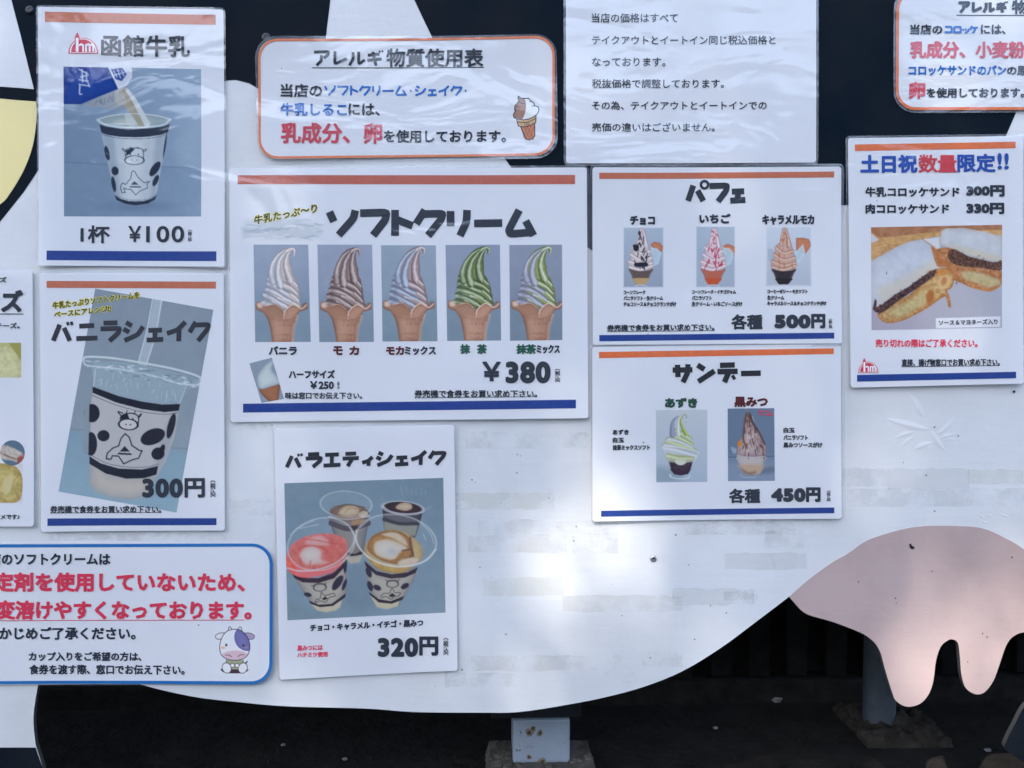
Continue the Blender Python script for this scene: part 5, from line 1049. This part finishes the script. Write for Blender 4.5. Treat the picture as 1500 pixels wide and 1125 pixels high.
P.text('notice_text', '売り切れの際はご了承ください。', z, (148, 878, 587, 914), (196, 50, 84), .5); P.text('note_text', '直接、揚げ物窓口でお買い求め下さい。', z, (260, 964, 682, 996), K0, .5, slope=-.005); uline(P, z, 260, 998, 682, 992, .8)
logo(P, z, 73, 960, 160, 1024)
# variety shake
z = Z(390, 620, 2.96)
P = Poster('menu_poster', 'variety shake poster hanging lowest, slightly tilted, with four flavoured cups', z.pts([(36, 22), (815, 5), (830, 1067), (62, 1106)]), margin=2.8, wave=.0008, lift=(0, .001, .002, .001))
P.text('title_text', 'バラエティシェイク', z, (80, 124, 785, 200), (30, 36, 50), kana=True, sw=5.8, slope=-.022)
P.photo('photo_print', Z(410, 695, 5.232).pts([(37, 65), (1253, 22), (1270, 1052), (63, 1110)]), paint_variety, step=.9)
P.text('caption_text', 'チョコ・キャラメル・イチゴ・黒みつ', z, (193, 866, 682, 899), K0, .8, slope=-.045)
P.text('notice_text', '黒みつには', z, (138, 958, 248, 982), (196, 50, 84), .45, slope=-.03); P.text('notice_text', 'ハチミツ使用', z, (138, 988, 269, 1011), (196, 50, 84), .45, slope=-.03)
P.text('price_text', '320', z, (485, 926, 660, 1009), K0, 3.3); P.text('price_text', '円', z, (664, 920, 747, 1003), K0, 2.2); tax(P, z, 768, 926, 791, 1000)
# soft cream notice, lower left
z = Z(0, 780, 3.571)
P = Poster('melting_notice', 'blue-bordered notice at lower left with red text and a seated cow drawing', [(-152, 797), (399.5, 796.5), (400.5, 999), (-152, 1003)], margin=1.6, radius=29, wave=.0010, lift=(0, 0, .002, 0))
P.strip('blue_border', rrect(-149.5, 799, 398.3, 999, 28, slope=-.003), 4.6, (12, 92, 160), closed=True)
P.text('notice_text', '当店のソフトクリームは', z, (-108, 103, 584, 168), K0, 1.1)
P.text('notice_text', '安定剤を使用していないため、', z, (-128, 204, 1286, 307), (180, 46, 76), 1.9)
P.text('notice_text', '大変溶けやすくなっております。', z, (-112, 350, 1322, 452), (180, 46, 76), 1.9); uline(P, z, -112, 458, 1284, 452, 1.1, (170, 52, 80))
P.text('notice_text', 'あらかじめご了承ください。', z, (-132, 490, 716, 557), K0, 1.1)
P.text('notice_text', 'カップ入りをご希望の方は、', z, (157, 620, 746, 668), K0, .75); P.text('notice_text', '食券を渡す際、窓口でお伝え下さい。', z, (160, 686, 973, 738), K0, .75)
P.photo('cow_drawing', Z(290, 900, 10.22).pts([(240, 130), (900, 130), (900, 900), (240, 900)]), paint_cowface, step=.6)

# ------------------------------------------------------------------ behind the board: posts, footings, fence, ground
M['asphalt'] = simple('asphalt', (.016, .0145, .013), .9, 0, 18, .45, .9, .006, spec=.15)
M['concrete'] = simple('weathered_concrete', (.10, .09, .075), .92, 0, 30, .35, 1.0, .005, spec=.2)
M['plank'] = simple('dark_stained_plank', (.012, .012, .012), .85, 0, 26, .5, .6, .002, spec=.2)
def post_mat():
    m, n, b = nodes('chipped_blue_grey_paint'); p = pos(n)
    c = mixc(n, ramp(n, noise(n, 20, 4, .6, vec=p), .3, .75), (.33, .37, .42), (.27, .31, .36))
    ch = ramp(n, noise(n, 60, 6, .75, vec=p), .63, .66); rust = ramp(n, noise(n, 24, 4, .6, vec=p), .62, .74)
    c = mixc(n, rust, c, (.20, .11, .055)); c = mixc(n, ch, c, (.05, .035, .028)); n.links.new(c, b.inputs['Base Color']); b.inputs['Roughness'].default_value = .5
    bump(n, b, noise(n, 60, 6, .75, vec=p), .5, .001); return m
M['post'] = post_mat()
def boxm(name, x0, x1, y0, y1, z0, z1, mat, parent=None, bev=.002, jit=0):
    import bmesh
    bm = bmesh.new(); bmesh.ops.create_cube(bm, size=1); bmesh.ops.scale(bm, vec=(x1-x0, y1-y0, z1-z0), verts=bm.verts); 
    if bev: bmesh.ops.bevel(bm, geom=bm.edges[:], offset=bev, segments=2, affect='EDGES', profile=.6)
    o0 = Vector(((x0+x1)/2, (y0+y1)/2, (z0+z1)/2))-Vector(parent_origin(parent))
    for v in bm.verts: v.co += o0+Vector([random.uniform(-jit, jit) for _ in range(3)])
    me = bpy.data.meshes.new(name); bm.to_mesh(me); bm.free(); me.materials.append(mat); return link(bpy.data.objects.new(name, me), parent)
ZT = .022                                                    # top of the footing
gx, gy = on_ground(793, 1118, ZT); FX, FY = float(gx), float(gy)
x0 = float(on_plane(751, 1100, FY)[0]); x1 = float(on_plane(835, 1100, FY)[0]); ztop = float(on_plane(790, 1054, FY)[1])
post = empty('sign_post', (FX, FY, 0), label='short blue-grey square steel post with rust spots under the belly of the board', cat='post', group='posts carrying the signboard')
boxm('post_shaft', x0, x1, FY, FY+(x1-x0)*.9, ZT, ztop, M['post'], post, .004)
rz0 = float(on_plane(790, 1052, FY-.03)[1]); boxm('cross_rail', x0-.03, x1+.012, FY-.03, FY-.003, rz0, rz0+.045, M['dark_metal'], post, .002)
M['rust'] = simple('rust_spot', (.07, .038, .02), .9, 0, 90, .5); M['rusthalo'] = simple('rust_halo', (.22, .18, .13), .9, 0, 90, .3)
for (u, v, r) in ((781, 1067, 3.4), (791, 1074, 3.6), (775, 1073, 4), (775, 1109, 3), (795, 1116, 5)):
    for s_, mt, yq in ((1.5, 'rusthalo', .0003), (.8, 'rust', .0005)):
        a = [(u+math.cos(t)*r*s_*random.uniform(.6, 1.2), v+math.sin(t)*r*s_*random.uniform(.6, 1.2)) for t in np.linspace(0, 2*math.pi, 13)[:-1]]
        q = np.array(a); X, Zz = on_plane(q[:, 0], q[:, 1], FY); mesh('rust_spot', np.stack([X, np.full(len(X), FY-yq), Zz], -1), [list(range(12))], M[mt], post)
# footing block with crumbled mortar
fx0 = float(on_ground(710, 1110, ZT)[0]); fx1 = float(on_ground(874, 1110, ZT)[0]); fyb = float(on_ground(790, 1080, ZT)[1])
foot_o = empty('concrete_footing', (FX, FY, 0), label='square grey concrete footing under the blue-grey square steel post', cat='footing', group='concrete footings of the sign posts')
def lump(name, x0, x1, y0, y1, z1, mat, parent, nx=26, ny=26, amp=.006, edge=.15):
    V, F = [], []
    for j in range(ny+1):
        for i in range(nx+1):
            a, b = i/nx, j/ny; e = min(a, 1-a, b, 1-b)/edge; h = z1*min(1, e)**.35 if e < 1 else z1
            h += amp*(fbm(np.array([a*9+3.]), np.array([b*9.]), 2)[0]-.45) if e > 0 else 0
            V.append((x0+(x1-x0)*a+random.uniform(-.001, .001), y0+(y1-y0)*b+random.uniform(-.001, .001), h if e > 0 else -.004))
    idx = lambda i, j: j*(nx+1)+i
    F = [[idx(i, j), idx(i+1, j), idx(i+1, j+1), idx(i, j+1)] for j in range(ny) for i in range(nx)]
    return mesh(name, V, F, mat, parent, smooth=False)
lump('footing_block', fx0, fx1, fyb-.23, fyb, ZT, M['concrete'], foot_o, edge=.03, amp=.008)
for k in range(16):
    u, v = random.choice([(random.uniform(718, 748), random.uniform(1108, 1124)), (random.uniform(838, 866), random.uniform(1108, 1124)), (random.uniform(752, 832), random.uniform(1119, 1126))])
    a, b = on_ground(u, v, ZT); s = random.uniform(.002, .006); boxm('mortar_crumb', a-s, a+s, b-s*.7, b+s*.7, ZT-.003, ZT+s*.8, M['concrete'], foot_o, s*.3, s*.25)
# second post behind the udder
gx, gy = on_ground(1300, 1066, .01); SX, SY = float(gx), float(gy)
sx0 = float(on_plane(1276, 1000, SY)[0]); sx1 = float(on_plane(1322, 1000, SY)[0])
post2 = empty('sign_post', (SX, SY, 0), label='thin round post in shade behind the pink udder', cat='post', group='posts carrying the signboard')
V, F = [], []; n = 24; rP = (sx1-sx0)/2; cx = (sx0+sx1)/2
for h in np.linspace(0, .9, 12): V += [(cx+rP*(1+.01*math.sin(h*60+k))*math.cos(k*2*math.pi/n), SY+rP+rP*math.sin(k*2*math.pi/n), h) for k in range(n)]
F = [[a*n+k, a*n+(k+1) % n, (a+1)*n+(k+1) % n, (a+1)*n+k] for a in range(11) for k in range(n)]
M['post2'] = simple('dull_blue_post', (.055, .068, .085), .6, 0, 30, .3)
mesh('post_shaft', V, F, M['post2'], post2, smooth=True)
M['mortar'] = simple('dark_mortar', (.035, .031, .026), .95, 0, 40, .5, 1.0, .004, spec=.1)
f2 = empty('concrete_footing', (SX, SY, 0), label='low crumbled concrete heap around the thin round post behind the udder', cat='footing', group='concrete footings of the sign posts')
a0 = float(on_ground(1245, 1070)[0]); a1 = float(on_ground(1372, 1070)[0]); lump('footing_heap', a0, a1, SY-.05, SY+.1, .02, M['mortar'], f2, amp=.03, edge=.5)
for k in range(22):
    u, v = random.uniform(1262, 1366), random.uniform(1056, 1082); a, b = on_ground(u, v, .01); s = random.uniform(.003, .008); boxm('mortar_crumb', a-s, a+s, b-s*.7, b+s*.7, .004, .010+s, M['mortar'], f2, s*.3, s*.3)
# fence of upright planks on a kerb
kb = float(on_ground(1100, 1030)[1]); kz = float(on_plane(1100, 997, kb)[1])
fence = empty('plank_fence', (0, kb, 0), label='dark fence of upright planks seen in shade under the belly and between the teats', cat='fence')
pw = float(on_plane(1138, 940, kb+.03)[0]-on_plane(1110, 940, kb+.03)[0]); xs = float(on_plane(1108, 940, kb+.03)[0])
base = None
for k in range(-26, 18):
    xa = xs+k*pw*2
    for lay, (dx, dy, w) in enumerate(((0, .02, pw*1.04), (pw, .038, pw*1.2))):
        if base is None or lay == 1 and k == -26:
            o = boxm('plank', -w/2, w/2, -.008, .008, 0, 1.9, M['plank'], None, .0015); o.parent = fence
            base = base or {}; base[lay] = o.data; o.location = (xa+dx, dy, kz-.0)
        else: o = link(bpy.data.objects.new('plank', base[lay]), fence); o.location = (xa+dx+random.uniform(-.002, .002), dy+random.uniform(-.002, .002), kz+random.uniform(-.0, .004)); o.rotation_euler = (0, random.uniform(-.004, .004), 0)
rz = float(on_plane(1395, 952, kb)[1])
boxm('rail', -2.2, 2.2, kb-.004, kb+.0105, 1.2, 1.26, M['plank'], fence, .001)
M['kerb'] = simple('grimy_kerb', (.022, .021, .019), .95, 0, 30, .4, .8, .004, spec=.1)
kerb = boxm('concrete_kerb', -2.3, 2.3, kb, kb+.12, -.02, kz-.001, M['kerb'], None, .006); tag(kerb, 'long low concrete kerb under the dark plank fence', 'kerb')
# added unseen wall behind the fence keeps the gap dark
wallm = simple('dark_wall_render', (.06, .06, .06), .9); wl = boxm('added_wall', -4, 4, kb+.6, kb+.8, -.05, 3.2, wallm, None, 0); tag(wl, 'added dark wall, unseen behind the plank fence, that shades the gap', 'wall')
added_eave = boxm('added_eave', -4, 4, .02, kb+.9, 1.62, 1.70, wallm, wl, 0)  # added overhang, set low to block sky light behind the board
opp = empty('added_house', (0, -9.5, 0), label='added low brown timber house, unseen behind the viewer, to darken film reflections', cat='added_house')  # added and sized for what the laminate film reflects
ow = simple('brown_timber_wall', (.10, .075, .055), .8, 0, 3, .25); boxm('wall', -14, 14, -10.5, -9.5, 0, 3.3, ow, opp, 0); boxm('roof', -14.6, 14.6, -11.2, -9.0, 3.3, 3.5, wallm, opp, 0)
for k in range(7):
    for zz in (1.0,): boxm('window', -11.5+k*3.6, -10.0+k*3.6, -9.5, -9.46, zz, zz+1.1, simple('window_glass', (.03, .035, .04), .1), opp, 0)
# ground: one sheet to the horizon
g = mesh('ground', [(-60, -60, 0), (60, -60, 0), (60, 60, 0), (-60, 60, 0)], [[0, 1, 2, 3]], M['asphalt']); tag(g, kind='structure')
M['litter'] = simple('litter', (.035, .035, .035), .9)
# stones and litter
M['stone'] = simple('dusty_stone', (.22, .21, .20), .9, 0, 60, .3)
def stone(u, v, r, lab, mat=None):
    import bmesh
    a, b = on_ground(u, v); bm = bmesh.new(); bmesh.ops.create_icosphere(bm, subdivisions=2, radius=r)
    for q in bm.verts: q.co = Vector((q.co.x*random.uniform(1.0, 1.35), q.co.y*random.uniform(.8, 1.1), q.co.z*random.uniform(.45, .65)))
    me = bpy.data.meshes.new('stone'); bm.to_mesh(me); bm.free(); me.materials.append(mat or M['stone']); o = link(bpy.data.objects.new('stone', me)); o.location = (float(a), float(b), r*.35); tag(o, lab, 'stone')
stone(1136, 1026, .014, 'largest grey stone lying beside the kerb left of the thin round post'); stone(1340, 1052, .006, 'small square pale stone right of the thin round post'); stone(1447, 1100, .0045, 'small pale stone below the second teat at lower right')
stone(1048, 1067, .0035, 'tiny pale stone on the dark ground right of the square post'); stone(505, 1113, .0035, 'tiny pale stone on the dark ground left of the square post'); stone(415, 1092, .0035, 'faint tiny stone on dark ground below the blue-bordered notice')
import bmesh
bm = bmesh.new()
for k in range(160):
    u, v = random.uniform(60, 1560), 1028+97*random.random()**.8; a, b = on_ground(u, v); r = random.uniform(.0006, .0022)
    bmesh.ops.create_cube(bm, size=r*2, matrix=Matrix.Translation((float(a), float(b), r*.5)) @ Euler([random.uniform(0, 3) for _ in range(3)]).to_matrix().to_4x4())
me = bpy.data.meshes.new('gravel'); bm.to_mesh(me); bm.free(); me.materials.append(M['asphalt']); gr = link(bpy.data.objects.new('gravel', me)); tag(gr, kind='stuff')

# ------------------------------------------------------------------ the tree that shades the board (above and behind the viewer)
M['bark'] = simple('bark', (.10, .08, .06), .9, 0, 12, .4)
def leaf_mat():
    m, n, b = nodes('leaf'); c = mixc(n, noise(n, 1.2, 3, vec=pos(n)), (.045, .075, .022), (.085, .12, .035)); n.links.new(c, b.inputs['Base Color']); b.inputs['Roughness'].default_value = .6; return m
M['leaf'] = leaf_mat()
sun = np.array(SUN); D = 8.6
tree = empty('shade_tree', (-3.4, -6.6, 0), label='broad leafy tree overhanging from behind the viewer', cat='tree')
c0v = np.array([0, 0, .55])+sun*D
ax = np.cross(sun, [0, 0, 1.]); ax /= np.linalg.norm(ax); ay = np.cross(ax, sun)
def shade_xy(pt): d = np.asarray(pt, float)-np.array([0, 0, .55]); return d @ ax, d @ ay
HOLES = []                                                   # gaps in the crown: where on the board or ground their light falls, half size across / up
def hole(u, v, ru, rv, keep=0.0, ground=False):
    if ground: a, b = on_ground(u, v); pt = np.array([float(a), float(b), 0])
    else: a, b = on_plane(u, v); pt = np.array([float(a), 0, float(b)])
    x, y = shade_xy(pt); HOLES.append((x, y, ru/1230, rv/1230*math.cos(SUN_EL), keep))
for h in ((760, 905, 50, 90, .42), (900, 850, 45, 110, .42), (1440, 930, 40, 110, .5), (1500, 800, 50, 70, .5), (1020, 760, 60, 60, .78), (1330, 670, 50, 60, .8), (880, 60, 40, 80, .66), (350, 560, 40, 50, .72), (1440, 100, 60, 60, .76), (560, 620, 50, 30, .82), (390, 950, 60, 30, .8), (1130, 150, 50, 60, .8), (640, 960, 60, 40, .75), (25, 620, 40, 60, .8), (1392, 962, 22, 26, .2), (1505, 945, 42, 24, .2)): hole(*h)
N = 52000; R_ = 2.3
rg = np.random.default_rng(21); th = rg.uniform(0, 2*np.pi, N); rad = R_*np.sqrt(rg.uniform(0, 1, N)); hx, hy, hz = rad*np.cos(th), rad*np.sin(th)*.85, rg.uniform(-.9, .9, N)*np.sqrt(1-(rad/R_)**2*.8)
keepm = np.ones(N, bool)
for (x, y, rx, ry, kp) in HOLES:
    ins = ((hx-x)/(rx+.035))**2+((hy-y)/(ry+.035))**2 < 1; keepm &= ~(ins & (rg.uniform(0, 1, N) > kp))
hx, hy, hz = hx[keepm], hy[keepm], hz[keepm]; N = len(hx)
C_ = c0v+hx[:, None]*ax+hy[:, None]*ay+hz[:, None]*sun
nr = sun+rg.normal(0, .75, (N, 3)); nr /= np.linalg.norm(nr, axis=1, keepdims=True); t1 = np.cross(nr, rg.normal(0, 1, (N, 3))); t1 /= np.linalg.norm(t1, axis=1, keepdims=True); t2 = np.cross(nr, t1)
s1 = rg.uniform(.03, .05, N)[:, None]; s2 = s1*.55
V = np.empty((N*4, 3)); V[0::4] = C_-t1*s1; V[1::4] = C_-t2*s2; V[2::4] = C_+t1*s1; V[3::4] = C_+t2*s2
mesh('crown', V, np.arange(N*4).reshape(-1, 4), M['leaf'], tree)
def limb(name, pts, r0, r1):
    P = smooth_open(pts, 6) if False else None
    Q = [np.array(p, float) for p in pts]; out = []
    for a, b in zip(Q[:-1], Q[1:]): out += [a+(b-a)*t for t in np.linspace(0, 1, 5)[:-1]]
    out.append(Q[-1]); n = 10; V, F = [], []; m = len(out)
    for i, p in enumerate(out):
        r = r0+(r1-r0)*i/(m-1); t = out[min(i+1, m-1)]-out[max(i-1, 0)]; t /= np.linalg.norm(t); a = np.cross(t, [0, 1, .2]); a /= np.linalg.norm(a); b = np.cross(t, a)
        V += [p+(a*math.cos(k*2*math.pi/n)+b*math.sin(k*2*math.pi/n))*r for k in range(n)]
    F = [[i*n+k, i*n+(k+1) % n, (i+1)*n+(k+1) % n, (i+1)*n+k] for i in range(m-1) for k in range(n)]
    mesh(name, V, F, M['bark'], tree, smooth=True)
limb('trunk', [(-3.4, -6.6, 0), (-3.35, -6.5, 1.5), (-3.2, -6.2, 3.2), (-2.9, -5.8, 4.8), (-2.5, -5.4, 6.4)], .2, .09)
limb('limb', [(-3.2, -6.2, 3.4), (-2.2, -5.8, 4.9), (-1.4, -5.2, 6.3)], .07, .02); limb('limb', [(-3.3, -6.4, 2.9), (-4.0, -6.0, 4.6), (-4.2, -5.4, 6.2)], .07, .02); limb('limb', [(-2.9, -5.8, 4.8), (-2.6, -4.8, 5.9), (-2.5, -4.2, 6.9)], .05, .02)
